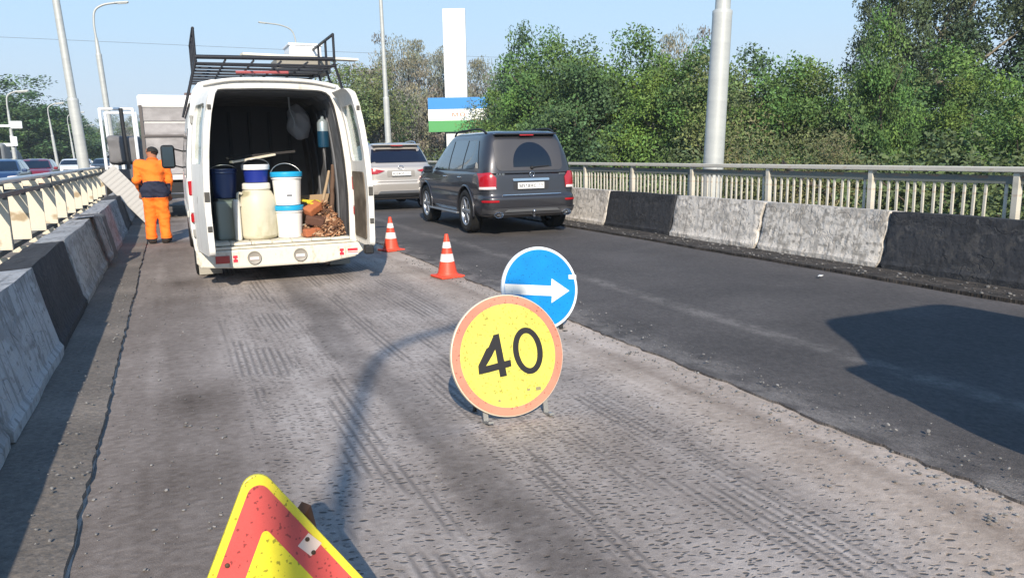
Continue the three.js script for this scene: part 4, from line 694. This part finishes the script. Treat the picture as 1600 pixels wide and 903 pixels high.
lampPost('thick grey lamp post behind the right railing', 9.0, -11.15, { r: .185, h: 10.5, step: 3.5, side: -1, arm: 1.9, lean: -2.2, door: 1, y: .25 });
lampPost('slim lamp post rising behind the silver crossover', 8.95, -33, { r: .14, h: 10.5, step: 3.6, side: -1, arm: 1.9, lean: .5, y: .2 });
lampPost('lamp post with curved arm beyond the van roof rack', 9.6, -60, { r: .14, h: 11, step: 3.6, side: -1, arm: 2.0, lean: .5 });
lampPost('thick leaning lamp post on the median behind the left fence', -2.05, -24, { r: .15, h: 9.3, step: 2.9, side: 1, arm: 1.1, lean: 2.6, y: .1 });
lampPost('lamp post on the median behind the camera, its soft shadow crossing the lane', -2.68, 7.75, { r: .12, h: 8, step: 2.9, side: 1, arm: .75, lean: 2.4, y: .1 });
lampPost('curved lamp post second along the median', -2.28, -42, { r: .14, h: 8.55, step: 6.2, side: 1, arm: 1.05, lean: 2.2, y: .1 });
lampPost('small lamp post with a sign box at the far left', -6.9, -45, { r: .1, h: 4.75, step: 2.6, side: 1, arm: .45, lean: .6 });
lampPost('far lamp post left of the thick median post', -6.75, -60, { r: .1, h: 5.1, step: 3, side: 1, arm: .5, lean: 3 });
lampPost('farther lamp post close to the thick median post', -8.1, -85, { r: .1, h: 5.8, step: 3, side: 1, arm: 1.0, lean: 3 });
lampPost('very distant lamp post beside the thick median post', -9.6, -110, { r: .11, h: 5.6, step: 3, side: 1, arm: 1.3, lean: 2 });
{
  const t = thing('lamp_sign', 'pale sign boxes fixed to the small far left lamp post', 'sign', [-6.85, 2.2, -44.85]);
  mesh('sign_box', box(.5, .36, .1, .2, 1.0, 0, .02), mat(0xdfe2e4, .5), t); mesh('sign_arm', box(1.1, .12, .06, -.6, .95, 0, .01), mat(0xd5d9dc, .5), t); mesh('lower_box', box(.28, .46, .1, .02, .2, 0, .02), mat(0xe6e8ea, .5), t);
}
tag(mesh('overhead_cable', tube([[-40, 9.75, -62], [-10, 9.35, -60], [12, 9.2, -60], [30, 9.5, -62]], .012, 60, 6), mat(0x6a7480, .7)), 'thin overhead cable crossing the sky on the left', 'cable');
// ---------- white stele and tricolour board ----------
{
  const t = thing('white_stele', 'tall white pillar carrying a blue, white and green board', 'stele', [17.3, -2, -46.9], R(-24));
  mesh('pillar', box(1.42, 12.35, .5, 0, 6.17, 0, .02), mat(0xdfe1e2, .6), t);
  for (let k = 1; k < 8; k++) mesh('panel_joint', box(1.43, .012, .51, 0, k * 1.5 + 1, 0), mat(0xb9bcbd, .7), t);
  const tx = textTex(1024, 320, (c, w, h) => {
    c.fillStyle = '#f2f4f2'; c.fillRect(0, 0, w, h); c.fillStyle = '#b08a76'; c.textBaseline = 'middle'; c.font = 'bold 150px sans-serif'; c.fillText('МО', 390, h * .5); c.font = 'bold 90px sans-serif'; c.fillStyle = '#cfc4b8'; c.fillText('Се', 180, h * .6);
  });
  const board = mesh('board', box(3.85, 2.15, .16, .12, 5.85, .36, .01), mat(0x8d9494, .6), t);
  mesh('blue_band', box(3.84, .72, .02, .12, 6.56, .45), mat(0x2f86cf, .5), board);
  mesh('white_band', box(3.84, .72, .02, .12, 5.85, .45), [plateWhite, plateWhite, plateWhite, plateWhite, mat(0xffffff, .5, 0, { map: tx }), plateWhite], board);
  mesh('green_band', box(3.84, .7, .02, .12, 5.14, .45), mat(0x4f9d5a, .5), board);
}
// ---------- vehicles ahead on the bridge ----------
{
  const t = thing('box_truck', 'white and grey box truck standing ahead of the worker', 'truck', [.62, 0, -20]);
  const w = 1.12, g1 = mat(0xffffff, .6, 0, { map: dataTex(128, 128, (u, v, i, j) => { const a = fbm(u * 5, v * 8, 5, 8, 4), f = (hash(i, j) - .5) * .04; return [.60 + (a - .5) * .2 + f, .585 + (a - .5) * .2 + f, .585 + (a - .5) * .2 + f]; }) });
  mesh('box_body', box(w * 2, 1.95, 4.6, 0, 1.9, -2.3, .03), mat(0xd5d3cf, .6), t);
  for (let k = 0; k < 3; k++) mesh('rear_panel', boxUV(box(w * 2 - .12, [.86, .3, .3][k], .03, 0, [1.5, 2.12, 2.46][k], .015, .008)), g1, t);
  mesh('frame_edge', [box(.07, 1.75, .06, -w + .035, 1.8, .03), box(.07, 1.75, .06, w - .035, 1.8, .03), box(w * 2, .05, .07, 0, 1.97, .03)], mat(0x5c5654, .7), t);
  mesh('roof_cap', boxUV(box(w * 2 + .04, .3, 4.7, 0, 2.76, -2.3, .06)), mat(0xf1f0ec, .5), t);
  mesh('roof_beacon', [box(.2, .1, .2, .0, 2.95, -.5, .02), T(new THREE.CylinderGeometry(.06, .07, .14, 14), .55, 2.98, -.4)], mat(0x5e4a46, .6), t);
  mesh('lift_arm', [bar([-.1, 1.86, .12], [.55, 1.7, .2], .045), bar([.1, 1.9, .1], [.62, 1.78, .16], .02)], mat(0x2e2a2a, .6), t);
  mesh('chassis', [box(1.7, .25, 5.4, 0, .75, -2.7), box(2.1, .1, .1, 0, .55, .05)], blackPlastic, t);
  mesh('cab', box(2.0, 1.7, 1.5, 0, 1.5, -5.5, .15), mat(0xd9d9d6, .5), t);
  for (const s of [-1, 1]) { wheel(t, s * .85, .42, -1.1, .42, .3, 'steel'); wheel(t, s * .85, .42, -5.3, .42, .28, 'steel'); mesh('tail_light', box(.22, .1, .05, s * .85, .62, .06, .01), lampRed, t); }
  const f = thing('frame_truck', 'flatbed truck with white pipe frame and grey tarpaulin load on the left', 'truck', [-1.28, 0, -27]);
  const wp = mat(0xe6e8ea, .5), tp = wobble(tess(box(.92, .85, 2.2, .08, 1.72, -1.2, .12), .09), .16, 3.2, 7);
  mesh('tarpaulin', tp, mat(0x6b6a6c, .7), f);
  for (const [x, z] of [[-.5, 0], [.5, 0], [-.5, -2.4], [.5, -2.4]]) mesh('frame_post', bar([x * .92, .8, z], [x * .92 - .03, 3.0, z], .05), wp, f);
  for (const z of [0, -2.4]) mesh('frame_bar', bar([-.5, 2.98, z], [.44, 2.98, z], .045), wp, f);
  mesh('dark_strap', bar([.1, 3.0, .05], [.16, 1.0, .08], .06), mat(0x1e1f22, .7), f);
  mesh('flatbed', box(1.1, .12, 3, 0, .8, -1.4), blackPlastic, f); mesh('tail_board', box(1.1, .3, .05, 0, .98, .12), mat(0x55565a, .7), f); mesh('cab', box(1.1, 1.5, 1.2, 0, 1.3, -3.7, .12), mat(0xcfd2d4, .5), f);
  for (const s of [-1, 1]) { wheel(f, s * .45, .38, -.6, .38, .22, 'steel'); wheel(f, s * .45, .38, -3.6, .38, .22, 'steel'); }
}
// ---------- cars on the opposite carriageway, noses towards the camera ----------
const sedan = (c, extra = {}) => ({
  hw: .88, len: 4.4, wr: .32, wheels: [-.85, -3.45], paint: carPaint(c, .35, .2), mirrorZ: -2.95, mirrorY: .98, rim: 'steel', n: 9, nu: 8, group: 'cars on the opposite carriageway',
  lower: [[.22, .78, -.1, -4.25], [.35, .87, -.02, -4.38], [.6, .88, 0, -4.4], [.8, .87, -.04, -4.3], [.92, .84, -.12, -4.0], [.96, .78, -.3, -3.7]],
  upper: [[.88, .82, -.5, -3.3], [1.0, .8, -.7, -3.1], [1.2, .72, -1.0, -2.75], [1.36, .63, -1.3, -2.4], [1.42, .5, -1.5, -2.2], [1.44, .28, -1.7, -2.05]],
  rearWindow: [[-.66, .98], [.66, .98], [.56, 1.28], [-.56, 1.28]], windscreen: [[-.7, .95], [.7, .95], [.58, 1.32], [-.58, 1.32]],
  sideWindows: [[[-1.15, 1.0], [-1.95, 1.0], [-1.95, 1.3], [-1.4, 1.29]], [[-2.03, 1.0], [-2.9, .98], [-2.5, 1.26], [-2.03, 1.3]]],
  tail: [[[.5, .68], [.84, .68], [.84, .84], [.55, .84]]], head: [[[.46, .6], [.82, .62], [.8, .76], [.5, .73]]], grille: [[-.36, .42], [.36, .42], [.4, .62], [-.4, .62]], ...extra });
const hatch = c => sedan(c, {
  len: 4.3, lower: [[.26, .8, -.1, -4.1], [.4, .88, -.02, -4.25], [.7, .89, 0, -4.3], [.9, .88, -.03, -4.15], [1.04, .85, -.08, -3.9], [1.08, .78, -.2, -3.6]],
  upper: [[1.0, .84, -.1, -3.2], [1.12, .82, -.15, -3.05], [1.35, .73, -.32, -2.7], [1.52, .64, -.5, -2.4], [1.58, .5, -.7, -2.15], [1.6, .3, -.9, -1.9]],
  rearWindow: [[-.68, 1.13], [.68, 1.13], [.58, 1.46], [-.58, 1.46]], windscreen: [[-.74, 1.1], [.74, 1.1], [.6, 1.48], [-.6, 1.48]],
  sideWindows: [[[-.5, 1.13], [-1.8, 1.12], [-1.8, 1.46], [-.8, 1.45]], [[-1.9, 1.12], [-2.75, 1.1], [-2.45, 1.42], [-1.9, 1.46]]], mirrorY: 1.1,
  tail: [[[.6, .8], [.86, .8], [.86, 1.02], [.66, 1.02]]], head: [[[.48, .72], [.84, .74], [.82, .9], [.52, .86]]], grille: [[-.38, .5], [.38, .5], [.42, .74], [-.42, .74]] });
const on = (x, z) => [x, -.055, z];                               // tail position; turned round, the nose comes towards the camera
car('oncoming_car', 'white hatchback at the left edge beyond the fence', on(-7.5, -37), Math.PI, hatch(0xe4e5e6));
car('oncoming_car', 'dark blue hatchback beyond the left fence', on(-6.6, -41.5), Math.PI, hatch(0x223c63));
car('oncoming_car', 'dark red car beyond the left fence', on(-6.3, -49), Math.PI, hatch(0x7d1f2c));
car('oncoming_car', 'white car with dark windscreen left of the thick lamp post', on(-7.4, -76), Math.PI, hatch(0xeceded));
car('oncoming_car', 'small white car right next to the thick lamp post', on(-7.9, -92), Math.PI, hatch(0xe8e8e8));
car('oncoming_car', 'dark car just right of the thick lamp post', on(-5.6, -84), Math.PI, hatch(0x3a3f44));
car('oncoming_car', 'silver car in the far queue beyond the fence', on(-8.3, -112), Math.PI, sedan(0xb9bec2));
car('oncoming_car', 'grey car in the far queue beyond the fence', on(-5.2, -105), Math.PI, sedan(0x77797c));
{
  const t = thing('crane_truck', 'grey truck with a white boom beyond the left fence', 'truck', [-9.6, -.05, -58], 0);
  mesh('cab', box(2.3, 1.6, 1.8, 0, 1.7, 5, .15), mat(0x6d7276, .5), t); mesh('cab_window', box(1.9, .62, .03, 0, 1.95, 5.91), glassDark, t); mesh('bed', box(2.4, .5, 5, 0, 1.1, 1.6, .03), mat(0x55595c, .6), t);
  mesh('boom', [box(2.9, .2, .25, .2, 2.42, 5.2, .03), box(.22, 1.0, .25, 1.5, 2.0, 5.2, .03)], mat(0xdadcdd, .5), t); mesh('load', wobble(tess(box(2.1, .8, 4, 0, 1.7, 1.6, .1), .25), .3, 2), mat(0x8b8d8c, .8), t);
  for (const s of [-1, 1]) { wheel(t, s * .95, .5, 4.9, .5, .3, 'steel'); wheel(t, s * .95, .5, .6, .5, .3, 'steel'); }
  const v = thing('white_lorry', 'white lorry far ahead, right of the thick lamp post', 'truck', [-6.6, -.05, -118]); mesh('cargo_box', box(2.4, 2.0, 5, 0, 1.9, 0, .05), mat(0xebeced, .6), v); mesh('cab', box(2.2, 1.7, 1.6, 0, 1.3, 3.4, .15), mat(0xdfe1e2, .5), v); mesh('cab_window', box(1.8, .6, .03, 0, 1.65, 4.21), glassDark, v); for (const s of [-1, 1]) { wheel(v, s * .9, .45, 3, .45, .3, 'steel'); wheel(v, s * .9, .45, -1.4, .45, .3, 'steel'); }
}
// ---------- delivery van passing on the right, outside the frame: its shadow falls into view ----------
car('delivery_van', 'silver delivery van in the right lane behind the camera, casting the large shadow', [4.26, .03, 3.42], 0, {
  category: 'van', hw: .98, len: 5.2, wr: .36, wheels: [-1, -4.2], paint: carPaint(0xc2c4c6, .4, .2), mirrorZ: -4.1, mirrorY: 1.48, mirrorW: .26, mirrorH: .34, mirrorOut: .13, rim: 'steel', n: 12, nu: 12, mirrorPaint: blackPlastic,
  lower: [[.28, .86, -.05, -5.1], [.4, .96, 0, -5.2], [.8, .98, 0, -5.15], [1.1, .98, 0, -4.95], [1.25, .96, 0, -4.75]],
  upper: [[1.2, .965, 0, -4.8], [1.5, .94, 0, -4.55], [1.9, .90, 0, -4.2], [2.3, .86, -.01, -3.95], [2.52, .78, -.05, -3.8], [2.6, .56, -.15, -3.55]],
  windscreen: [[-.82, 1.32], [.82, 1.32], [.74, 2.0], [-.74, 2.0]], rearWindow: [[-.7, 1.4], [.7, 1.4], [.66, 1.95], [-.66, 1.95]], sideWindows: [[[-3.2, 1.35], [-4.3, 1.35], [-4.0, 1.9], [-3.2, 1.92]]],
  tail: [[[.84, .8], [.95, .8], [.95, 1.2], [.84, 1.2]]], head: [[[.55, .85], [.9, .88], [.88, 1.08], [.6, 1.05]]],
});

// ---------- land, trees and shrubs ----------
{
  const g = new THREE.PlaneGeometry(3000, 3000, 120, 120).rotateX(-Math.PI / 2); const p = g.attributes.position;
  for (let i = 0; i < p.count; i++) p.setY(i, -2.6 + (fbm(p.getX(i) * .01 + 50, p.getZ(i) * .01 + 50, 999, 999, 3) - .5) * .6);
  g.computeVertexNormals(); const uv = g.attributes.uv; for (let i = 0; i < uv.count; i++) uv.setXY(i, p.getX(i) / 8, p.getZ(i) / 8);
  struct('ground', g, mat(0xffffff, 1, 0, { map: dataTex(512, 512, (u, v, i, j) => { const a = fbm(u * 9, v * 9, 9, 9, 5), f = (hash(i, j) - .5) * .08; return [.25 + (a - .5) * .2 + f, .29 + (a - .5) * .2 + f, .16 + (a - .5) * .12 + f]; }) }));
}
function crown(o) {                                               // many leaf-sized faces in clumps through an uneven volume
  const pos = [], nor = [], col = [], N = V(), A = V(), B = V(), P = V(), c0 = new THREE.Color(), cl = new THREE.Color();
  for (let k = 0; k < o.clumps; k++) {
    const th = rr(0, 6.283), v = rr(-1, 1), q = Math.pow(rnd(), .42), s = Math.sqrt(1 - v * v);
    const lump = .72 + .5 * noise(th * 1.6 + o.sd, v * 2.4 + o.sd);
    const yy = v * q, taper = o.taper ? 1 - o.taper * Math.max(0, (yy + .2)) : 1;
    const C = [o.rx * q * s * Math.cos(th) * lump * taper, o.cy + o.ry * yy * (v > 0 ? lump : .9), o.rz * q * s * Math.sin(th) * lump * taper], cr = o.cr * rr(.6, 1.25);
    const hue = rr(-1, 1); c0.setRGB(...o.col).multiplyScalar(1 + hue * .32); c0.r *= 1 + rr(-.12, .2); c0.b *= 1 + rr(-.2, .2);
    for (let i = 0; i < o.leaves; i++) {
      const a = rr(0, 6.283), b = rr(-1, 1), r = cr * Math.pow(rnd(), .4), sb = Math.sqrt(1 - b * b);
      P.set(C[0] + r * sb * Math.cos(a), C[1] + r * b * (o.flat ?? .85), C[2] + r * sb * Math.sin(a));
      N.set(rr(-1, 1), rr(-.3, 1.1), rr(-1, 1)).normalize(); A.set(rr(-1, 1), rr(-1, .4) - (o.droop || 0), rr(-1, 1)).cross(N).normalize(); B.crossVectors(N, A).normalize();
      if (o.droop) { A.set(rr(-.5, .5), -1, rr(-.5, .5)).normalize(); B.crossVectors(N, A).normalize(); N.crossVectors(A, B).normalize(); }
      const L = o.leaf * rr(.6, 1.3), W = L * (o.slim || .5);
      const v4 = [[0, 0], [.45, 1], [1, 0], [.45, -1]].map(([l, w]) => [P.x + A.x * L * l + B.x * W * w * .5, P.y + A.y * L * l + B.y * W * w * .5, P.z + A.z * L * l + B.z * W * w * .5]);
      cl.copy(c0).multiplyScalar(rr(.78, 1.25));
      for (const t of [0, 2, 1, 0, 3, 2]) { pos.push(...v4[t]); nor.push(N.x, N.y, N.z); col.push(cl.r, cl.g, cl.b); }
    }
  }
  const g = new THREE.BufferGeometry(); g.setAttribute('position', new THREE.Float32BufferAttribute(pos, 3)); g.setAttribute('normal', new THREE.Float32BufferAttribute(nor, 3)); g.setAttribute('color', new THREE.Float32BufferAttribute(col, 3)); return g;
}
const leafM = mat(0xffffff, .75, 0, { vertexColors: true, side: THREE.DoubleSide }), bark = mat(0x5b5046, .95), barkPale = mat(0x8d8474, .9);
function trunkGeo(h, r, limbs, spread, sd) {
  const g = [tess(tube([[0, 0, 0], [.06 * sd, h * .3, .04], [-.05 * sd, h * .65, -.05], [.04, h, .02]], r, 14, 8), 9, 1)];
  const taper = (t, y0, y1) => { const p = t.attributes.position; for (let i = 0; i < p.count; i++) { const k = 1 - .75 * clamp((p.getY(i) - y0) / (y1 - y0)); p.setX(i, p.getX(i) * k); p.setZ(i, p.getZ(i) * k); } return t; };
  taper(g[0], 0, h);
  for (let k = 0; k < limbs; k++) { const y = h * (.25 + .6 * k / limbs), a = k * 2.4 + sd, l = spread * rr(.6, 1); g.push(bar([0, y, 0], [Math.cos(a) * l, y + l * rr(.5, 1), Math.sin(a) * l], r * .38, r * .12, 6)); }
  return merge(g);
}
const KIND = {
  silver: { col: [0.182, 0.188, 0.144], rx: 2.2, ry: 3.3, rz: 2.2, cy: 4.6, clumps: 130, leaves: 165, cr: .55, leaf: .125, slim: .34, droop: .3 },
  olive: { col: [0.112, 0.156, 0.053], rx: 2.3, ry: 3.1, rz: 2.2, cy: 4.2, clumps: 130, leaves: 165, cr: .58, leaf: .115, slim: .5 },
  green: { col: [0.080, 0.154, 0.035], rx: 2.1, ry: 3.2, rz: 2.1, cy: 4.2, clumps: 130, leaves: 165, cr: .55, leaf: .115, slim: .55, taper: .35 },
  deep: { col: [0.059, 0.119, 0.040], rx: 2.0, ry: 3.0, rz: 2.0, cy: 4.0, clumps: 130, leaves: 165, cr: .52, leaf: .115, slim: .6, taper: .2 },
  lime: { col: [0.108, 0.186, 0.034], rx: 1.9, ry: 3.0, rz: 1.9, cy: 4.0, clumps: 120, leaves: 165, cr: .5, leaf: .11, slim: .45, taper: .45 },
  tall: { col: [0.054, 0.084, 0.035], rx: 2.4, ry: 4.2, rz: 2.4, cy: 8.2, clumps: 150, leaves: 165, cr: .62, leaf: .13, slim: .6 },
  bush: { col: [0.148, 0.156, 0.065], rx: 1.3, ry: .95, rz: 1.2, cy: 1.0, clumps: 90, leaves: 280, cr: .34, leaf: .045, slim: .32 },
  shrub: { col: [0.086, 0.128, 0.044], rx: 1.5, ry: 1.25, rz: 1.4, cy: 1.15, clumps: 90, leaves: 170, cr: .42, leaf: .075, slim: .55 },
};
const proto = {};
let variant = 0;
function plant(kind, label, pos, height, width = 1, category = 'tree', group = 'trees beyond the right railing') {
  const two = kind !== 'bush' && kind !== 'shrub', key = kind + (two ? variant++ % 2 : 0), K = KIND[kind], H = K.cy + K.ry * 1.12;
  const name = { silver: 'willow_tree', olive: 'olive_green_tree', green: 'green_tree', deep: 'dark_green_tree', lime: 'young_tree', tall: 'tall_tree', bush: 'pale_bush', shrub: 'shrub' }[kind];
  let t;
  const s = height / H;
  if (!proto[key]) {
    t = proto[key] = thing(name, label, category, pos, rr(0, 6.28), group);
    mesh('trunk', trunkGeo(K.cy + K.ry * .5, kind === 'tall' ? .19 : two ? .12 : .05, two ? 9 : 5, K.rx * .8, variant), kind === 'lime' || kind === 'tall' ? barkPale : bark, t);
    mesh('crown', crown({ ...K, sd: variant * 3.1 }), leafM, t);
  } else t = copy(proto[key], label, pos, rr(0, 6.28));
  t.userData.group = group; t.userData.category = category;
  t.scale.set(s * width, s, s * width); return t;
}
const G0 = -2.5;
// grey green willows far behind the board, then the row of trees along the bank; [kind, x, z, top, width, label]
[['olive', 10.3, -45.5, 7.4, 1.25, 'olive tree right beside the open van door, behind the slim lamp post'], ['silver', 13.4, -51, 8.9, 1.2, 'grey green willow left of the white pillar'], ['silver', 16.3, -54, 10.6, 1.1, 'tallest grey green willow, left behind the white pillar'], ['silver', 19.6, -57, 10.4, 1.15, 'grey green willow directly behind the white pillar'], ['silver', 21.0, -53, 9.0, 1.1, 'grey green willow peeping out right of the white pillar'],
  ['olive', 12.2, -52, 6.5, 1.2, 'low olive tree behind the silver crossover'], ['olive', 7.2, -58, 7.2, 1.2, 'olive tree mostly hidden by the work van'],
  ['deep', 15.5, -33.0, 7.4, .8, 'dark green tree overlapping the right end of the board'], ['green', 15.0, -30.5, 6.3, 1.1, 'green tree right of the board, above the dark SUV'], ['green', 14.9, -29, 6.5, .95, 'green tree above the right half of the dark SUV'], ['deep', 14.4, -25.8, 5.4, 1.05, 'dark green tree just right of the dark SUV'], ['lime', 15.9, -27.2, 5.9, 1.1, 'yellow green tree behind the far end of the railing'], ['green', 17.4, -26.6, 6.5, 1.1, 'bright green tree with a tall rounded top left of the thick lamp post'], ['lime', 16.6, -23.5, 5.2, 1.1, 'yellow green tree left of the thick lamp post'], ['silver', 21.7, -29.4, 7.4, .8, 'slender tree rising behind the row left of the thick lamp post'], ['green', 17.3, -22, 5.2, 1.1, 'green tree directly behind the thick lamp post'], ['olive', 17.4, -20.7, 4.7, 1.1, 'olive tree just right of the thick lamp post'], ['deep', 18.9, -21.2, 5.0, 1.1, 'dark green tree behind the pale bush'], ['green', 18.4, -19.1, 4.5, 1.1, 'green tree right of the pale bush'], ['lime', 19.9, -19.6, 4.8, 1.0, 'yellow green tree below the gap in the skyline'], ['olive', 19.9, -18.2, 4.3, 1.1, 'olive tree left of the tall trees'],
  ['green', 18.7, -15.9, 5.3, .62, 'slim young tree with a bare pale stem before the tall trees'], ['lime', 21.5, -15.0, 3.9, 1.15, 'yellow green tree below the tall trees'], ['olive', 23.6, -13.5, 3.8, 1.2, 'olive tree at the right edge'], ['green', 20.0, -12.6, 3.0, 1.2, 'green tree near the right end of the railing'], ['deep', 20.5, -17.0, 3.8, 1.2, 'dark green tree under the slim young tree'],
  ['deep', 24.5, -31, 5.6, 1.3, 'dark tree deep behind the thick lamp post'], ['green', 26.5, -27, 5.2, 1.3, 'green tree deep behind the pale bush'], ['deep', 28.5, -23.5, 5.0, 1.3, 'dark tree deep below the gap in the skyline'], ['deep', 26.5, -16.0, 4.8, 1.35, 'dark tree filling the space under the middle tall tree'], ['deep', 29, -14, 5.2, 1.4, 'dark tree filling the right edge under the tall trees'], ['green', 24.8, -18.4, 5.0, 1.3, 'green tree at the feet of the leftmost tall tree'], ['deep', 20.5, -36, 6.2, 1.2, 'dark tree deep above the dark SUV'], ['olive', 22.5, -33.5, 6.3, 1.2, 'olive tree deep right of the dark SUV'], ['olive', 20.6, -45, 6.6, 1.1, 'olive tree behind the right end of the board'], ['olive', 13.8, -58, 7.2, 1.3, 'olive tree low between the lamp post and the white pillar'],
  ['tall', 25.3, -21.2, 9.4, .72, 'tall dark tree, leftmost of the three reaching out of the picture'], ['tall', 28.6, -20.6, 11.5, .95, 'tall dark tree, middle of the three reaching out of the picture'], ['tall', 31.2, -18.2, 10.6, 1.0, 'tall dark tree, rightmost of the three reaching out of the picture'],
].forEach(([k, x, z, top, w, l]) => plant(k, l, [x, G0, z], top - G0, w));
plant('bush', 'pale yellowish bush behind the railing right of the thick lamp post', [13.4, -1.6, -14.0], 3.75, 1.0, 'bush');
[['shrub', 10.9, -24.5, 3.4, 'dark shrub showing over the far end of the railing'], ['shrub', 11.6, -20.5, 3.3, 'shrub behind the railing nearest the dark SUV'], ['shrub', 12.2, -17.2, 3.2, 'round shrub left of the thick lamp post'], ['shrub', 12.0, -15.6, 3.0, 'low shrub at the foot of the thick lamp post'], ['shrub', 15.1, -13.2, 3.6, 'shrub right of the pale bush'], ['shrub', 15.6, -11.4, 3.6, 'large leafed shrub behind the middle of the railing'], ['bush', 14.6, -12.8, 2.6, 'small pale bush touching the larger pale bush'], ['shrub', 16.8, -10.4, 3.5, 'shrub behind the right part of the railing'], ['shrub', 17.2, -8.6, 3.4, 'shrub behind the right end of the railing'], ['shrub', 14.2, -19.0, 3.8, 'shrub between the pale bush and the tree row'], ['shrub', 16.0, -16.2, 3.9, 'shrub in front of the olive tree beside the lamp post'], ['shrub', 18.2, -13.4, 4.1, 'tall shrub before the yellow green tree at the right'], ['shrub', 20.4, -10.6, 4.2, 'shrub at the right edge below the tall trees'], ['shrub', 13.0, -28, 3.8, 'shrub under the board beside the dark SUV'], ['shrub', 12.4, -35, 4.0, 'shrub below the board left end'], ['shrub', 10.8, -40, 3.6, 'shrub seen over the silver crossover roof'], ['shrub', 17.6, -38, 4.4, 'shrub behind the dark SUV roof']
].forEach(([k, x, z, h, l]) => plant(k, l, [x, -2.3, z], h, 1.35, k === 'bush' ? 'bush' : 'shrub', 'bushes behind the right railing'));
// left bank and the far wood
[['deep', -15.5, -104, 11.3, 2.0, 'large dark tree at the far left edge'], ['deep', -12.8, -110, 8.6, 2.1, 'dark tree second from the left edge'], ['olive', -20, -112, 11, 2, 'olive tree behind the far left dark tree'], ['deep', -13.6, -128, 6.6, 2.2, 'low dark tree between the two small far lamp posts'], ['green', -18.5, -96, 7.6, 2.0, 'green tree low at the far left edge']].forEach(([k, x, z, top, w, l]) => plant(k, l, [x, G0, z], top - G0, w, 'tree', 'trees along the opposite carriageway'));
for (let k = 0; k < 22; k++) { const x = -34 + k * 4.1 + rr(-1, 1), z = -255 + rr(-14, 14); plant(['deep', 'olive', 'silver', 'green'][k % 4], 'hazy tree of the far wood where the road ends', [x, G0, z], 16.2 + rr(-1.8, 1.8), rr(1.2, 1.5), 'tree', 'far wood at the end of the road'); }
// ---------- gravel and crumbs ----------
{
  const g = new THREE.IcosahedronGeometry(1, 0).scale(1, .62, .85), list = [];
  const add = (n, f, s0, s1) => { for (let i = 0; i < n; i++) { const [x, y, z] = f(); list.push([x, y, z, s0 + (s1 - s0) * Math.pow(rnd(), 2.5)]); } };
  const zz = () => -1.2 - 9 * Math.pow(rnd(), 1.5);
  add(900, () => { const z = zz(); return [3.02 + rr(-.32, .06) * Math.sqrt(rnd()), .004, z]; }, .003, .011);
  add(350, () => [3.2 + rr(-.1, .35) * rnd(), .034, zz()], .003, .01);
  add(420, () => [2.7 + rr(-.35, .3), .004, zz()], .0025, .009);
  add(420, () => [-.1 + rr(-.33, .3), .004, zz()], .003, .009);
  add(260, () => [-.56 + rr(-.16, .1), .036, zz()], .003, .009);
  add(120, () => [1.12 + rr(-.2, .2), .004, zz()], .002, .007);
  add(700, () => [7.12 + rr(-.25, .3), .053, -2 - 14 * rnd()], .005, .022);
  const im = new THREE.InstancedMesh(g, mat(0xffffff, .9), list.length), m = new THREE.Matrix4(), q = new THREE.Quaternion(), e = new THREE.Euler(), c = new THREE.Color();
  list.forEach(([x, y, z, s], i) => { e.set(rr(-.4, .4), rr(0, 6), rr(-.4, .4)); m.compose(V(x, y + s * .35, z), q.setFromEuler(e), V(s * rr(.8, 1.4), s, s * rr(.8, 1.4))); im.setMatrixAt(i, m); const k = x > 6.8 ? rr(.05, .2) : rr(.1, .28); im.setColorAt(i, c.setRGB(k, k * .96, k * .92)); });
  im.name = 'gravel'; im.castShadow = im.receiveShadow = true; scene.add(im); tag(im, 'loose gravel scattered along the lane edges', 'gravel', null, 'stuff');
  tag(mesh('paper_scrap', wobble(tess(T(box(.08, .01, .04), 6.47, .045, -6.11, 0, .4), .02), .02, 20), mat(0xe6e6e2, .8)), 'white paper scrap lying near the right gutter', 'litter');
}
renderer.render(scene, camera);
